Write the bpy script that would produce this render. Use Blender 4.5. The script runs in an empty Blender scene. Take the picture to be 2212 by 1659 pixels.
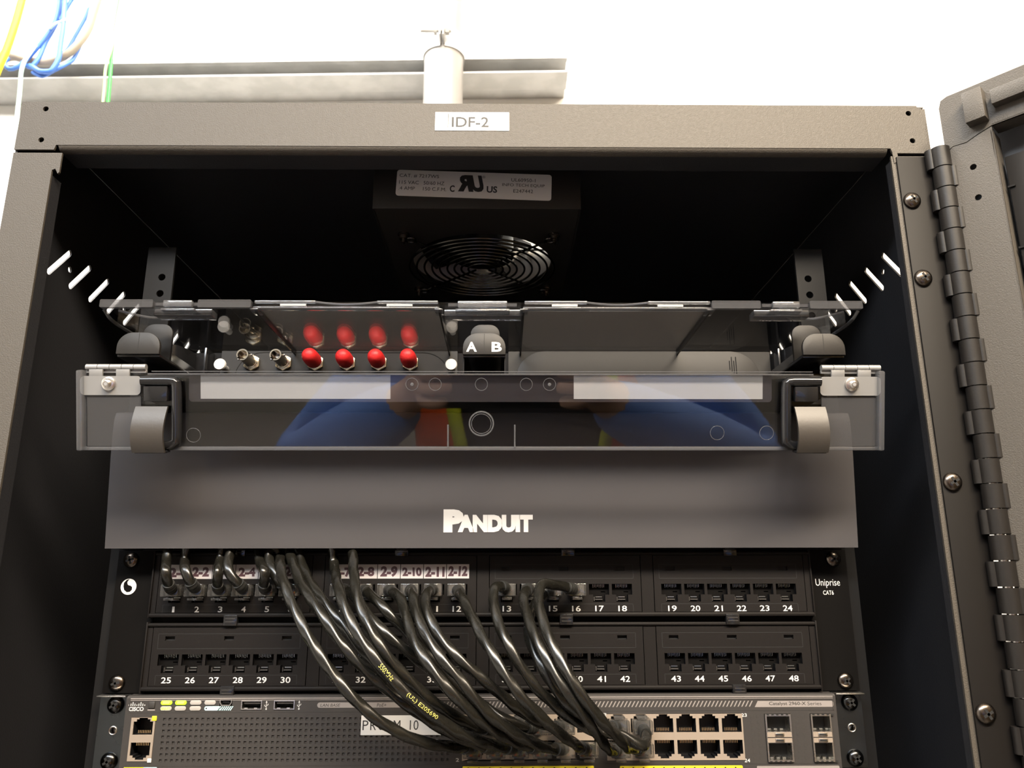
import bpy, bmesh, math, random
from mathutils import Vector, Matrix
random.seed(7)
scene = bpy.context.scene
C = scene.collection
S = 0.001          # everything below is measured in millimetres
Z0 = 1450.0        # height of the patch panel's centre above the floor
def V(x, y, z): return Vector((x*S, y*S, (z+Z0)*S))

# ------------------------------------------------------------------ camera, world, light, exposure
cam_d = bpy.data.cameras.new('camera'); cam = bpy.data.objects.new('camera', cam_d); C.objects.link(cam)
PITCH, YAW, ROLL = 0.25006, 0.01123, -0.0018123
fw = Vector((math.sin(YAW)*math.cos(PITCH), math.cos(YAW)*math.cos(PITCH), math.sin(PITCH)))
rt = Vector((math.cos(YAW), -math.sin(YAW), 0)); up = rt.cross(fw)
rt, up = rt*math.cos(ROLL)+up*math.sin(ROLL), up*math.cos(ROLL)-rt*math.sin(ROLL)
cam.matrix_world = Matrix(((rt.x, up.x, -fw.x, 0), (rt.y, up.y, -fw.y, 0), (rt.z, up.z, -fw.z, 0), (0, 0, 0, 1)))
cam.location = V(12.974, -522.955, 24.655)
cam_d.sensor_width = 36; cam_d.lens = 36*1660/2212
cam_d.clip_start = 0.01; cam_d.clip_end = 50
cam_d.dof.use_dof = True; cam_d.dof.focus_distance = 0.50; cam_d.dof.aperture_fstop = 15
scene.camera = cam
world = bpy.data.worlds.new('world'); scene.world = world; world.use_nodes = True
bgn = world.node_tree.nodes['Background']; bgn.inputs[0].default_value = (.9, .93, 1, 1); bgn.inputs[1].default_value = .09
scene.view_settings.view_transform = 'Standard'; scene.view_settings.look = 'None'
scene.view_settings.gamma = 1; scene.view_settings.use_curve_mapping = False
scene.view_settings.exposure = 0.0
scene.cycles.use_denoising = True
scene.cycles.max_bounces = 10; scene.cycles.transparent_max_bounces = 24
scene.cycles.caustics_reflective = False; scene.cycles.caustics_refractive = False
def area(name, x, y, z, sx, sy, power, col, tx, ty, tz):
    l = bpy.data.lights.new(name, 'AREA'); l.shape = 'RECTANGLE'; l.size = sx; l.size_y = sy; l.energy = power; l.color = col
    o = bpy.data.objects.new(name, l); C.objects.link(o); o.location = V(x, y, z)
    o.rotation_euler = (Vector((tx, ty, tz))-Vector((x, y, z))).to_track_quat('-Z', 'Y').to_euler()
    return o
area('ceiling_lamp_warm', 420, -1150, 1225, 1.2, .4, 172, (1, .85, .66), 300, -400, 0)
area('ceiling_lamp_cool', -650, -1250, 1225, 1.2, .4, 68, (.88, .94, 1), -500, -400, 0)
area('ceiling_lamp_wall', -420, 120, 1225, 1.2, .25, 36, (1, .95, .88), -420, 120, 0)

# ------------------------------------------------------------------ materials
def nt(name):
    m = bpy.data.materials.new(name); m.use_nodes = True
    return m, m.node_tree, m.node_tree.nodes['Principled BSDF']
def principled(name, col, rough=.5, metal=0, spec=.5, bump=None, var=None, emit=None, coat=0, colnoise=None):
    m, t, p = nt(name)
    p.inputs['Base Color'].default_value = (*col, 1); p.inputs['Roughness'].default_value = rough
    p.inputs['Metallic'].default_value = metal; p.inputs['Specular IOR Level'].default_value = spec
    if coat: p.inputs['Coat Weight'].default_value = coat; p.inputs['Coat Roughness'].default_value = .08
    co = t.nodes.new('ShaderNodeTexCoord')
    if bump:
        sc, st, dist = bump
        n = t.nodes.new('ShaderNodeTexNoise'); n.inputs['Scale'].default_value = sc; n.inputs['Detail'].default_value = 3
        b = t.nodes.new('ShaderNodeBump'); b.inputs['Strength'].default_value = st; b.inputs['Distance'].default_value = dist
        t.links.new(co.outputs['Object'], n.inputs['Vector']); t.links.new(n.outputs['Fac'], b.inputs['Height']); t.links.new(b.outputs['Normal'], p.inputs['Normal'])
    if var:
        sc, amt = var
        n = t.nodes.new('ShaderNodeTexNoise'); n.inputs['Scale'].default_value = sc; n.inputs['Detail'].default_value = 4
        r = t.nodes.new('ShaderNodeMapRange'); r.inputs['To Min'].default_value = max(0, rough-amt); r.inputs['To Max'].default_value = min(1, rough+amt)
        t.links.new(co.outputs['Object'], n.inputs['Vector']); t.links.new(n.outputs['Fac'], r.inputs['Value']); t.links.new(r.outputs['Result'], p.inputs['Roughness'])
    if colnoise:
        sc, c2, lo, hi = colnoise
        n = t.nodes.new('ShaderNodeTexNoise'); n.inputs['Scale'].default_value = sc; n.inputs['Detail'].default_value = 4
        r = t.nodes.new('ShaderNodeValToRGB'); r.color_ramp.elements[0].position = lo; r.color_ramp.elements[1].position = hi
        r.color_ramp.elements[0].color = (*col, 1); r.color_ramp.elements[1].color = (*c2, 1)
        t.links.new(co.outputs['Object'], n.inputs['Vector']); t.links.new(n.outputs['Fac'], r.inputs['Fac']); t.links.new(r.outputs['Color'], p.inputs['Base Color'])
    if emit:
        p.inputs['Emission Color'].default_value = (*emit[0], 1); p.inputs['Emission Strength'].default_value = emit[1]
    return m
def clear(name, tint, ior=1.49, rough=.02, body=None, amount=0.0, through=False):
    """a thin sheet of clear plastic: what is behind it shows through, and it mirrors by the Fresnel law"""
    m = bpy.data.materials.new(name); m.use_nodes = True; t = m.node_tree; t.nodes.clear()
    out = t.nodes.new('ShaderNodeOutputMaterial'); mix = t.nodes.new('ShaderNodeMixShader')
    tr = t.nodes.new('ShaderNodeBsdfTransparent'); tr.inputs[0].default_value = (*tint, 1)
    gl = t.nodes.new('ShaderNodeBsdfGlossy'); gl.inputs['Roughness'].default_value = rough
    fr = t.nodes.new('ShaderNodeFresnel'); geo = t.nodes.new('ShaderNodeNewGeometry')       # the same reflectance on both faces of the sheet
    mr = t.nodes.new('ShaderNodeMapRange'); mr.inputs['To Min'].default_value = ior; mr.inputs['To Max'].default_value = 1/ior
    t.links.new(geo.outputs['Backfacing'], mr.inputs['Value']); t.links.new(mr.outputs['Result'], fr.inputs['IOR'])
    co = t.nodes.new('ShaderNodeTexCoord'); n = t.nodes.new('ShaderNodeTexNoise'); n.inputs['Scale'].default_value = 14
    b = t.nodes.new('ShaderNodeBump'); b.inputs['Strength'].default_value = .05; b.inputs['Distance'].default_value = .002
    t.links.new(co.outputs['Object'], n.inputs['Vector']); t.links.new(n.outputs['Fac'], b.inputs['Height']); t.links.new(b.outputs['Normal'], gl.inputs['Normal'])
    src = tr
    if body:
        df = t.nodes.new('ShaderNodeBsdfTranslucent' if through else 'ShaderNodeBsdfDiffuse'); df.inputs[0].default_value = (*body, 1)
        m2 = t.nodes.new('ShaderNodeMixShader'); m2.inputs[0].default_value = amount
        t.links.new(tr.outputs[0], m2.inputs[1]); t.links.new(df.outputs[0], m2.inputs[2]); src = m2
    t.links.new(fr.outputs[0], mix.inputs[0]); t.links.new(src.outputs[0], mix.inputs[1]); t.links.new(gl.outputs[0], mix.inputs[2])
    t.links.new(mix.outputs[0], out.inputs[0])
    return m
M = {}
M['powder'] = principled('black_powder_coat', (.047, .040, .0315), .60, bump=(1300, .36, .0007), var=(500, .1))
M['powder_shaded'] = principled('black_powder_coat_shaded', (.0145, .0148, .0175), .5, bump=(900, .25, .0006))  # same coat as powder, colour darkened for the shade on inner faces
M['leaf'] = principled('black_smooth_paint', (.0052, .0042, .0036), .58, spec=.18, bump=(60, .03, .001))
M['knuckle'] = principled('black_hinge_metal', (.011, .0095, .0085), .44, spec=.22, bump=(700, .12, .0004), var=(120, .06))
M['hole'] = principled('dark_hole', (.004, .004, .004), .8)
M['plastic'] = principled('black_plastic', (.0145, .013, .0118), .5, spec=.3, bump=(1200, .08, .0003))
M['gloss'] = principled('black_gloss_plastic', (.010, .010, .011), .16)
M['cover'] = principled('charcoal_cover_plastic', (.050, .047, .049), .5, spec=.3, bump=(800, .05, .0003), var=(40, .05))
M['panel'] = principled('black_panel_plastic', (.008, .0068, .0064), .55, spec=.12, bump=(1500, .08, .0003))
M['panel_metal'] = principled('black_panel_metal', (.004, .0036, .0034), .55, spec=.05)
M['jack'] = principled('black_jack_plastic', (.006, .006, .007), .5, spec=.2)
M['contact'] = principled('jack_contact', (.30, .31, .30), .3, 1)
M['gold'] = principled('gold_contact', (.75, .52, .28), .3, 1)
M['switch'] = principled('grey_switch_bezel', (.030, .027, .0255), .55, spec=.3, bump=(1500, .08, .0003))
M['switch_dark'] = principled('dark_grey_switch', (.026, .0235, .022), .5)
M['switch_light'] = principled('pale_grey_print_and_highlight', (.20, .18, .17), .55)
M['ear'] = principled('dark_zinc_bracket', (.10, .11, .12), .3, 1, var=(60, .12))
M['steel'] = principled('bright_steel', (.66, .63, .59), .28, 1, var=(90, .08))
M['matte_steel'] = principled('brushed_hinge_steel', (.25, .248, .246), .5, .5, var=(120, .06))
M['screw'] = principled('dark_bronze_screw', (.11, .092, .078), .26, 1, var=(200, .08))
M['screw_black'] = principled('black_screw', (.05, .05, .05), .22, 1)
M['nickel'] = principled('nickel_connector', (.62, .56, .46), .22, 1)
M['brass'] = principled('brass_nut', (.70, .60, .42), .3, 1)
M['red'] = principled('red_rubber_cap', (.85, .028, .030), .45, bump=(1500, .25, .0004), colnoise=(900, (.75, .08, .07), .55, .75))
M['white'] = principled('white_label', (.52, .51, .495), .5)
M['white_label'] = principled('white_vinyl_label', (.37, .345, .345), .5)
M['film'] = principled('grey_label_paper', (.235, .235, .24), .6)
M['film_dark'] = principled('dark_label_backing', (.018, .016, .018), .3)
M['ink'] = principled('black_ink', (.012, .012, .012), .6)
M['marker'] = principled('dark_marker_ink', (.045, .016, .022), .5)
M['print'] = principled('white_print', (.50, .49, .48), .5)
M['clear'] = clear('clear_acrylic', (.965, .968, .975), rough=.015)
M['smoke'] = clear('smoked_acrylic', (.62, .62, .63), rough=.02, body=(.10, .10, .105), amount=.35)
M['edge'] = clear('acrylic_edge', (.74, .76, .78), rough=.10, body=(.20, .20, .21), amount=.26)
M['window_film'] = clear('clear_window_sheet', (.93, .93, .93), rough=.03, ior=1.75, body=(.45, .42, .40), amount=.12)  # grey body mixed in to imitate the adapter plate's reflection
M['plug'] = clear('clear_plug', (.86, .86, .85), ior=1.58, rough=.08, body=(.40, .38, .36), amount=.07)
M['cable'] = principled('black_cable_jacket', (.0075, .007, .0055), .27, spec=.5, bump=(260, .06, .0006), var=(180, .06))
M['boot'] = principled('black_boot_rubber', (.014, .014, .013), .5)
M['yellow_print'] = principled('yellow_cable_print', (.42, .40, .10), .6)
M['wall'] = principled('white_painted_wall', (.84, .84, .83), .7, bump=(30, .08, .002))
M['ceil'] = principled('white_ceiling', (.75, .75, .74), .8, bump=(20, .1, .002))
M['floor'] = principled('grey_floor', (.22, .21, .20), .5, colnoise=(6, (.27, .26, .25), .3, .7))
M['warm'] = principled('plywood_wall', (.13, .085, .03), .7, colnoise=(3, (.10, .065, .02), .3, .7))
M['strap'] = principled('black_strap_rubber', (.032, .027, .0225), .45, bump=(500, .1, .0005))
M['rail'] = principled('black_rail_paint', (.007, .0068, .007), .55, spec=.15)
M['room'] = principled('beige_room_wall', (.36, .34, .31), .8, bump=(30, .06, .002))
M['galv'] = principled('galvanised_steel', (.48, .48, .47), .5, .1, var=(40, .14), colnoise=(25, (.40, .40, .39), .4, .6))
M['conduit'] = principled('zinc_conduit', (.30, .29, .28), .45, .2, var=(60, .1))
M['blue'] = principled('blue_cable_jacket', (.05, .15, .50), .45)
M['greyc'] = principled('grey_cable_jacket', (.24, .205, .165), .5)
M['whitec'] = principled('white_cable_jacket', (.40, .37, .33), .5)
M['yellow'] = principled('yellow_cable_jacket', (.85, .62, .02), .45)
M['green'] = principled('green_wire_jacket', (.04, .46, .06), .4)
M['lime'] = principled('pale_green_wire', (.45, .75, .25), .4)
M['mint'] = principled('mint_wire', (.60, .85, .72), .45)
M['pink'] = principled('pinkish_pipe', (.62, .45, .38), .5)
M['lamp_on'] = principled('lit_green_lamp', (.3, .6, .02), .4, emit=((.42, 1, .02), 1.1))
M['lamp_hot'] = principled('lit_green_lamp_core', (.4, .7, .05), .4, emit=((.62, 1, .10), 2.0))
M['lamp_off'] = principled('unlit_lamp', (.30, .28, .26), .4)
M['yellow_tape'] = principled('yellow_tape', (.72, .62, .02), .45)
M['cyan_tape'] = principled('pale_cyan_tape', (.45, .70, .72), .45)
M['fan_grey'] = principled('fan_frame_grey', (.60, .58, .54), .5)
M['portmetal'] = principled('tan_port_metal', (.25, .205, .165), .5, .2)
M['wire'] = principled('dark_wire_guard', (.045, .042, .038), .25, 1)

# ------------------------------------------------------------------ mesh builder (millimetres in, metres out)
def crom(pts, step=2.0):
    P = [Vector(p) for p in pts]; P = [P[0]*2-P[1]]+P+[P[-1]*2-P[-2]]; out = []
    for i in range(1, len(P)-2):
        n = max(2, int((P[i+1]-P[i]).length/step))
        for k in range(n):
            t = k/n; a, b, c, d = P[i-1], P[i], P[i+1], P[i+2]
            out.append(.5*((2*b)+(c-a)*t+(2*a-5*b+4*c-d)*t*t+(3*b-a-3*c+d)*t**3))
    out.append(P[-2]); return out
def frames(P):
    T = []
    for i in range(len(P)):
        d = P[min(i+1, len(P)-1)]-P[max(i-1, 0)]; T.append(d.normalized())
    ref = Vector((0, 0, 1)) if abs(T[0].z) < .9 else Vector((1, 0, 0))
    N = (ref-T[0]*ref.dot(T[0])).normalized(); F = []
    for i, t in enumerate(T):
        N = (N-t*N.dot(t)).normalized(); F.append((t, N.copy(), t.cross(N)))
    return F
AX = {'y': lambda u, w, d: (u, d, w), 'x': lambda u, w, d: (d, u, w), 'z': lambda u, w, d: (u, w, d)}
TEXT = {}
def text_shape(s, bold):
    k = (s, bold)
    if k not in TEXT:
        cu = bpy.data.curves.new('t', 'FONT'); cu.body = s; cu.size = 1; cu.resolution_u = 3; cu.offset = bold
        ob = bpy.data.objects.new('t', cu); C.objects.link(ob)
        bpy.context.view_layer.update()
        ev = ob.evaluated_get(bpy.context.evaluated_depsgraph_get()); me = ev.to_mesh()
        vs = [(v.co.x, v.co.y) for v in me.vertices]; fs = [tuple(p.vertices) for p in me.polygons]
        ev.to_mesh_clear(); bpy.data.objects.remove(ob); bpy.data.curves.remove(cu)
        xs = [v[0] for v in vs]; ys = [v[1] for v in vs]
        TEXT[k] = (vs, fs, min(xs), max(xs), min(ys), max(ys))
    return TEXT[k]
class MB:
    def __init__(self, mtx=None):
        self.v = []; self.f = []; self.mi = []; self.mats = []; self.M = mtx; self.sm = []
    def m(self, name):
        if name not in self.mats: self.mats.append(name)
        return self.mats.index(name)
    def add(self, verts, faces, mat, smooth=True):
        b = len(self.v); k = self.m(mat)
        for v in verts:
            v = Vector(v); self.v.append(self.M @ v if self.M else v)
        for f in faces: self.f.append(tuple(i+b for i in f)); self.mi.append(k); self.sm.append(smooth)
        return self
    def addbm(self, t, mat):
        t.verts.index_update()
        self.add([v.co.copy() for v in t.verts], [[v.index for v in f.verts] for f in t.faces], mat); t.free(); return self
    def box(self, x0, x1, y0, y1, z0, z1, mat, bev=0, seg=2):
        t = bmesh.new(); bmesh.ops.create_cube(t, size=1)
        for v in t.verts: v.co = Vector(((x0+x1)/2+v.co.x*(x1-x0), (y0+y1)/2+v.co.y*(y1-y0), (z0+z1)/2+v.co.z*(z1-z0)))
        if bev: bmesh.ops.bevel(t, geom=list(t.edges), offset=bev, segments=seg, affect='EDGES', profile=.5)
        return self.addbm(t, mat)
    def prism(self, poly, a, b, ax, mat, bev=0, seg=2):
        t = bmesh.new(); A = AX[ax]
        f = t.faces.new([t.verts.new(A(u, w, a)) for u, w in poly])
        r = bmesh.ops.extrude_face_region(t, geom=[f]); d = Vector(A(0, 0, b-a))
        for g in r['geom']:
            if isinstance(g, bmesh.types.BMVert): g.co += d
        bmesh.ops.recalc_face_normals(t, faces=list(t.faces))
        if bev: bmesh.ops.bevel(t, geom=list(t.edges), offset=bev, segments=seg, affect='EDGES', profile=.5)
        bmesh.ops.triangulate(t, faces=[f for f in t.faces if len(f.verts) > 4])
        return self.addbm(t, mat)
    def plate(self, outer, holes, a, b, ax, mat):
        A = AX[ax]; t = bmesh.new(); ed = []; loops = [outer]+list(holes)
        for lp in loops:
            vs = [t.verts.new((u, w, 0)) for u, w in lp]
            ed += [t.edges.new((vs[i], vs[(i+1) % len(vs)])) for i in range(len(vs))]
        t.verts.index_update()
        bmesh.ops.triangle_fill(t, use_beauty=True, edges=ed, normal=(0, 0, 1))
        t.verts.index_update(); n = len(t.verts)
        vv = [v.co.copy() for v in t.verts]; ff = [[v.index for v in f.verts] for f in t.faces]; t.free()
        verts = [A(v.x, v.y, a) for v in vv]+[A(v.x, v.y, b) for v in vv]; faces = ff+[[i+n for i in f[::-1]] for f in ff]; k = 0
        for lp in loops:
            L = len(lp)
            for i in range(L): faces.append((k+i, k+(i+1) % L, k+(i+1) % L+n, k+i+n))
            k += L
        return self.add(verts, faces, mat)
    def cyl(self, p0, p1, r, mat, r1=None, n=24, caps=True):
        p0, p1 = Vector(p0), Vector(p1); r1 = r if r1 is None else r1; d = (p1-p0).normalized()
        ref = Vector((0, 0, 1)) if abs(d.z) < .9 else Vector((1, 0, 0)); a = d.cross(ref).normalized(); b = d.cross(a)
        vs = []
        for c, rr in ((p0, r), (p1, r1)):
            vs += [c+(a*math.cos(2*math.pi*i/n)+b*math.sin(2*math.pi*i/n))*rr for i in range(n)]
        fs = [(i, (i+1) % n, n+(i+1) % n, n+i) for i in range(n)]
        if caps: fs += [tuple(range(n)), tuple(range(2*n-1, n-1, -1))]
        return self.add(vs, fs, mat)
    def lathe(self, prof, o, d, mat, n=24):
        """prof: (radius, distance along d from o)"""
        o, d = Vector(o), Vector(d).normalized(); ref = Vector((0, 0, 1)) if abs(d.z) < .9 else Vector((1, 0, 0))
        a = d.cross(ref).normalized(); b = d.cross(a); vs = []; fs = []
        for r, h in prof: vs += [o+d*h+(a*math.cos(2*math.pi*i/n)+b*math.sin(2*math.pi*i/n))*max(r, 1e-4) for i in range(n)]
        for k in range(len(prof)-1): fs += [(k*n+i, k*n+(i+1) % n, (k+1)*n+(i+1) % n, (k+1)*n+i) for i in range(n)]
        fs += [tuple(range(n)), tuple(range(len(prof)*n-1, (len(prof)-1)*n-1, -1))]
        return self.add(vs, fs, mat)
    def tube(self, P, r, mat, n=12, closed=False, twist=None):
        P = [Vector(p) for p in P]; F = frames(P); vs = []; fs = []; s = 0
        for i, p in enumerate(P):
            if i: s += (P[i]-P[i-1]).length
            for k in range(n):
                th = 2*math.pi*k/n; rr = r
                if twist: rr = r*(1+twist[1]*math.cos(twist[0]*th-2*math.pi*s/twist[2]))
                vs.append(p+(F[i][1]*math.cos(th)+F[i][2]*math.sin(th))*rr)
        m = len(P)
        for i in range(m-(0 if closed else 1)):
            j = (i+1) % m
            fs += [(i*n+k, i*n+(k+1) % n, j*n+(k+1) % n, j*n+k) for k in range(n)]
        if not closed: fs += [tuple(range(n)), tuple(range(m*n-1, (m-1)*n-1, -1))]
        return self.add(vs, fs, mat)
    def text(self, s, x0, x1, z0, z1, y, mat, bold=0.0, shear=0.0, mirror=False):
        vs, fs, ax, bx, ay, by = text_shape(s, bold)
        out = []
        for u, w in vs:
            a = (u-ax)/(bx-ax); b = (w-ay)/(by-ay)
            if mirror: a = 1-a
            out.append((x0+a*(x1-x0)+shear*(b-.5)*(z1-z0), y, z0+b*(z1-z0)))
        return self.add(out, fs, mat, False)
    def build(self, name, parent=None, org=None, angle=32):
        me = bpy.data.meshes.new(name)
        o3 = Vector(parent['_o']) if parent else Vector(org if org else (0, 0, 0))
        me.from_pydata([((v.x-o3.x)*S, (v.y-o3.y)*S, (v.z-o3.z)*S) for v in self.v], [], self.f)
        for k in self.mats: me.materials.append(M[k])
        me.polygons.foreach_set('material_index', self.mi); me.polygons.foreach_set('use_smooth', self.sm)
        b = bmesh.new(); b.from_mesh(me); bmesh.ops.recalc_face_normals(b, faces=list(b.faces)); b.to_mesh(me); b.free()
        me.update(); me.set_sharp_from_angle(angle=math.radians(angle))
        o = bpy.data.objects.new(name, me); C.objects.link(o)
        if parent: o.parent = parent
        else: o.location = V(*o3)
        o['_o'] = tuple(o3); return o
def thing(name, label, cat, org, group=None):
    o = bpy.data.objects.new(name, None); o.empty_display_size = .01; C.objects.link(o); o.location = V(*org); o['_o'] = tuple(org)
    return tag(o, label, cat, group)
def tag(o, label, cat, group=None):
    o['label'] = label; o['category'] = cat
    if group: o['group'] = group
    return o
def struct(o): o['kind'] = 'structure'; return o
def dup(o, dx, dy, dz, label=None, group=None):
    """a copy of a thing with its parts and their sub-parts, moved by millimetres"""
    r = o.copy(); C.objects.link(r); r.location = o.location+Vector((dx*S, dy*S, dz*S))
    if label: r['label'] = label
    if group: r['group'] = group
    for ch in o.children:
        c = ch.copy(); C.objects.link(c); c.parent = r
        for g in ch.children: e = g.copy(); C.objects.link(e); e.parent = c
    return r
def rect(x0, x1, z0, z1): return [(x0, z0), (x1, z0), (x1, z1), (x0, z1)]
def rrect(x0, x1, z0, z1, r, n=5):
    out = []
    for cx, cz, a in ((x1-r, z1-r, 0), (x0+r, z1-r, 90), (x0+r, z0+r, 180), (x1-r, z0+r, 270)):
        out += [(cx+r*math.cos(math.radians(a+90*k/n)), cz+r*math.sin(math.radians(a+90*k/n))) for k in range(n+1)]
    return out
def circ(x, z, r, n=20): return [(x+r*math.cos(2*math.pi*k/n), z+r*math.sin(2*math.pi*k/n)) for k in range(n)]
def slot(x0, z0, x1, z1, w, n=6):
    a = math.atan2(z1-z0, x1-x0); h = w/2; out = []
    for k in range(n+1): t = a+math.pi/2+math.pi*k/n; out.append((x0+h*math.cos(t), z0+h*math.sin(t)))
    for k in range(n+1): t = a-math.pi/2+math.pi*k/n; out.append((x1+h*math.cos(t), z1+h*math.sin(t)))
    return out
def pan_screw(mb, x, y, z, r, mat, rot=.6, h=None):
    """a round-head cross-recess screw facing the camera side (-Y), seat at y"""
    h = h or r*.55
    mb.lathe([(r, 0), (r, h*.25), (r*.88, h*.6), (r*.6, h*.9), (r*.25, h), (.01, h)], (x, y, z), (0, -1, 0), mat, 28)
    for k in (0, 1):
        a = rot+k*math.pi/2; c, s = math.cos(a), math.sin(a); L, w = r*.52, r*.13
        P = [(x+c*u-s*v, z+s*u+c*v) for u, v in ((-L, -w), (L, -w), (L, w), (-L, w))]
        mb.prism(P, y-h*1.02, y-h*.55, 'y', 'hole')

# ================================================================== THE ROOM
WY = 492.0                                             # face of the wall behind the cabinet
def slab(name, x0, x1, y0, y1, z0, z1, mat): return struct(MB().box(x0, x1, y0, y1, z0, z1, mat).build(name))
slab('wall_back', -2000, 1100, WY, WY+80, -1450, 1250, 'wall')
slab('wall_left', -2080, -2000, -2400, WY+80, -1450, 1250, 'wall')
slab('wall_right', 1100, 1180, -2400, WY+80, -1450, 1250, 'warm')
slab('wall_front', -2000, 1100, -2480, -2400, -1450, 1250, 'room')
slab('floor', -2080, 1180, -2480, WY+80, -1530, -1450, 'floor')
slab('ceiling', -2080, 1180, -2480, WY+80, 1250, 1330, 'ceil')

# ================================================================== WALL-MOUNTED CABINET
CL, CR, CF, CB, CT, CBOT = -310.5, 299.0, -66.0, 490.0, 337.0, -330.0
cab = thing('equipment_cabinet', 'black steel wall cabinet with a white IDF-2 label on its header', 'cabinet', (-5.7, 200, CBOT))
fan_light_opening = [(-5.6+58*math.cos(a), 95+58*math.sin(a)) for a in (math.radians(-56+112*k/16) for k in range(17))]  # partial roof opening, shaped to let light in on one side only
MB().plate(rect(CL, CR, CF+1.5, CB), [fan_light_opening], CT-.8, CT, 'z', 'powder').plate(rect(CL+1.6, CR-1.6, CF+1.6, CB), [fan_light_opening], CT-1.6, CT-.8, 'z', 'powder_shaded').build('top_panel', cab)
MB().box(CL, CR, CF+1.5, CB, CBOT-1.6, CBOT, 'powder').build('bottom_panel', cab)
MB().box(CL+1.6, CR-1.6, CB-1.6, CB, CBOT, CT-1.6, 'powder_shaded').build('back_panel', cab)
slots = []
for k in range(10): slots.append(slot(-12+28*k, 237, 9.3+28*k, 260.5, 4.6))
slots += [circ(12.3+84*k, 248.6, 2.3, 12) for k in range(3)]
for nm, x0 in (('side_panel', CL), ('side_panel', CR-1.5)):
    q = (x0, x0+.8, x0+1.5) if x0 < 0 else (x0+1.5, x0+.7, x0)
    MB().plate(rect(CF+1.5, CB, CBOT, CT-1.6), slots, q[0], q[1], 'x', 'powder').plate(rect(CF+1.5, CB, CBOT, CT-1.6), slots, q[1], q[2], 'x', 'powder_shaded').build(nm, cab)
# header: front face with four punched holes, rounded lower edge, lip running back
hb = MB()
hb.plate([(CL, 301), (CL+26, 301), (CL+27, 304.5), (CR-27, 304.5), (CR-26, 301), (CR, 301), (CR, 334.5), (CR-4.5, 334.5), (CR-5.5, CT), (CL, CT)],
         [circ(-294.2, 331.5, 1.9), circ(-293.8, 308.2, 1.9), circ(287.5, 333-1.8, 1.9), circ(287.6, 310.4, 1.9)], CF, CF+1.5, 'y', 'powder')
prof = [(CF, 306)]+[(CF+5-5*math.cos(a*math.pi/12), 306-5*math.sin(a*math.pi/12)) for a in range(1, 7)]+[(CF+6, 301), (CF+6, 302.5)]+[(CF+5-3.5*math.cos(a*math.pi/12), 306-3.5*math.sin(a*math.pi/12)) for a in range(6, -1, -1)]
hb.prism(prof, CL+28.5, CR-29, 'x', 'powder'); hb.box(CL+28.5, CR-29, CF+6, CF+24, 301.05, 302.5, 'powder_shaded')
hb.build('header_bar', cab, angle=50)
lb = MB(); lb.plate(rrect(-33.2, 16.6, 316.3, 330.3, .4), [], CF-.35, CF-.02, 'y', 'white')
lb.text('IDF-2', -22.0, 2.8, 318.9, 326.6, CF-.4, 'ink', .012)
for a, b, h in ((-24.6, .35, 329), (-24.0, .3, 328.2), (-23.4, .2, 327)): lb.box(a, a+b, CF-.42, CF-.36, 318.6 if b > .3 else 321, h, 'ink')
lb.build('label_tape', cab)
lp = MB(); lp.plate([(CL, CBOT), (-283.6, CBOT), (-283.6, 286), (-281.5, 287), (-279.5, 283.5), (-278.6, 284.5), (-278.6, 298.6), (CL, 298.6)], [], CF, CF+1.5, 'y', 'powder')
lp.box(-285.1, -283.7, CF+1.5, CF+12, CBOT, 283, 'powder_shaded'); lp.build('left_post', cab)
rp = MB(); rp.plate(rect(271.4, CR, CBOT, 298.6), [], CF, CF+1.5, 'y', 'powder'); rp.box(271.5, 272.9, CF+1.5, CF+8, CBOT, 296, 'powder_shaded'); rp.build('right_post', cab)
MB().prism([(272.5, 300.5), (275.5, 304), (276, 296), (273, 293)], CF-.6, CF-.05, 'y', 'powder').build('corner_tab', cab)

# ------------------------------------------------------------------ long hinge on the right post
HX, HY = 300.6, -72.6
hin = thing('piano_hinge', 'long black piano hinge screwed to the right post of the cabinet', 'hinge', (285, -68, CBOT))
MB().box(274.2, 297.5, CF-1.6, CF-.1, CBOT, 297.5, 'leaf', .3).build('hinge_leaf', hin)
for z in (265.1, 210.8, 81, -47.4, -190): 
    s = MB(); pan_screw(s, 280.3, CF-1.6, z, 5.7, 'screw', .5, 3.2); s.build('screw', hin)
PA = math.radians(132.2)                              # how far the door is swung open
du = Vector((-math.cos(PA), -math.sin(PA))); dn = Vector((du.y, -du.x))   # along the door, and its inner-face normal
zk = 299.6; i = 0
kl = None
while zk > -330:
    k = MB(); h = 14.0
    k.cyl((HX, HY, zk-h), (HX, HY, zk), 6.1, 'knuckle', n=36)
    if i % 2 == 0: k.cyl((HX-5.2, HY+2.4, zk-h), (HX-5.2, HY+2.4, zk), 3.3, 'knuckle', n=20)
    else: c_ = Vector((HX, HY))+du*5.4-dn*1.6; k.cyl((c_.x, c_.y, zk-h), (c_.x, c_.y, zk), 3.3, 'knuckle', n=20)
    k.build('knuckle', hin); zk -= 14.72; i += 1
MB().cyl((HX, HY, CBOT), (HX, HY, 299), 2.6, 'steel').build('hinge_pin', hin)

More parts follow.
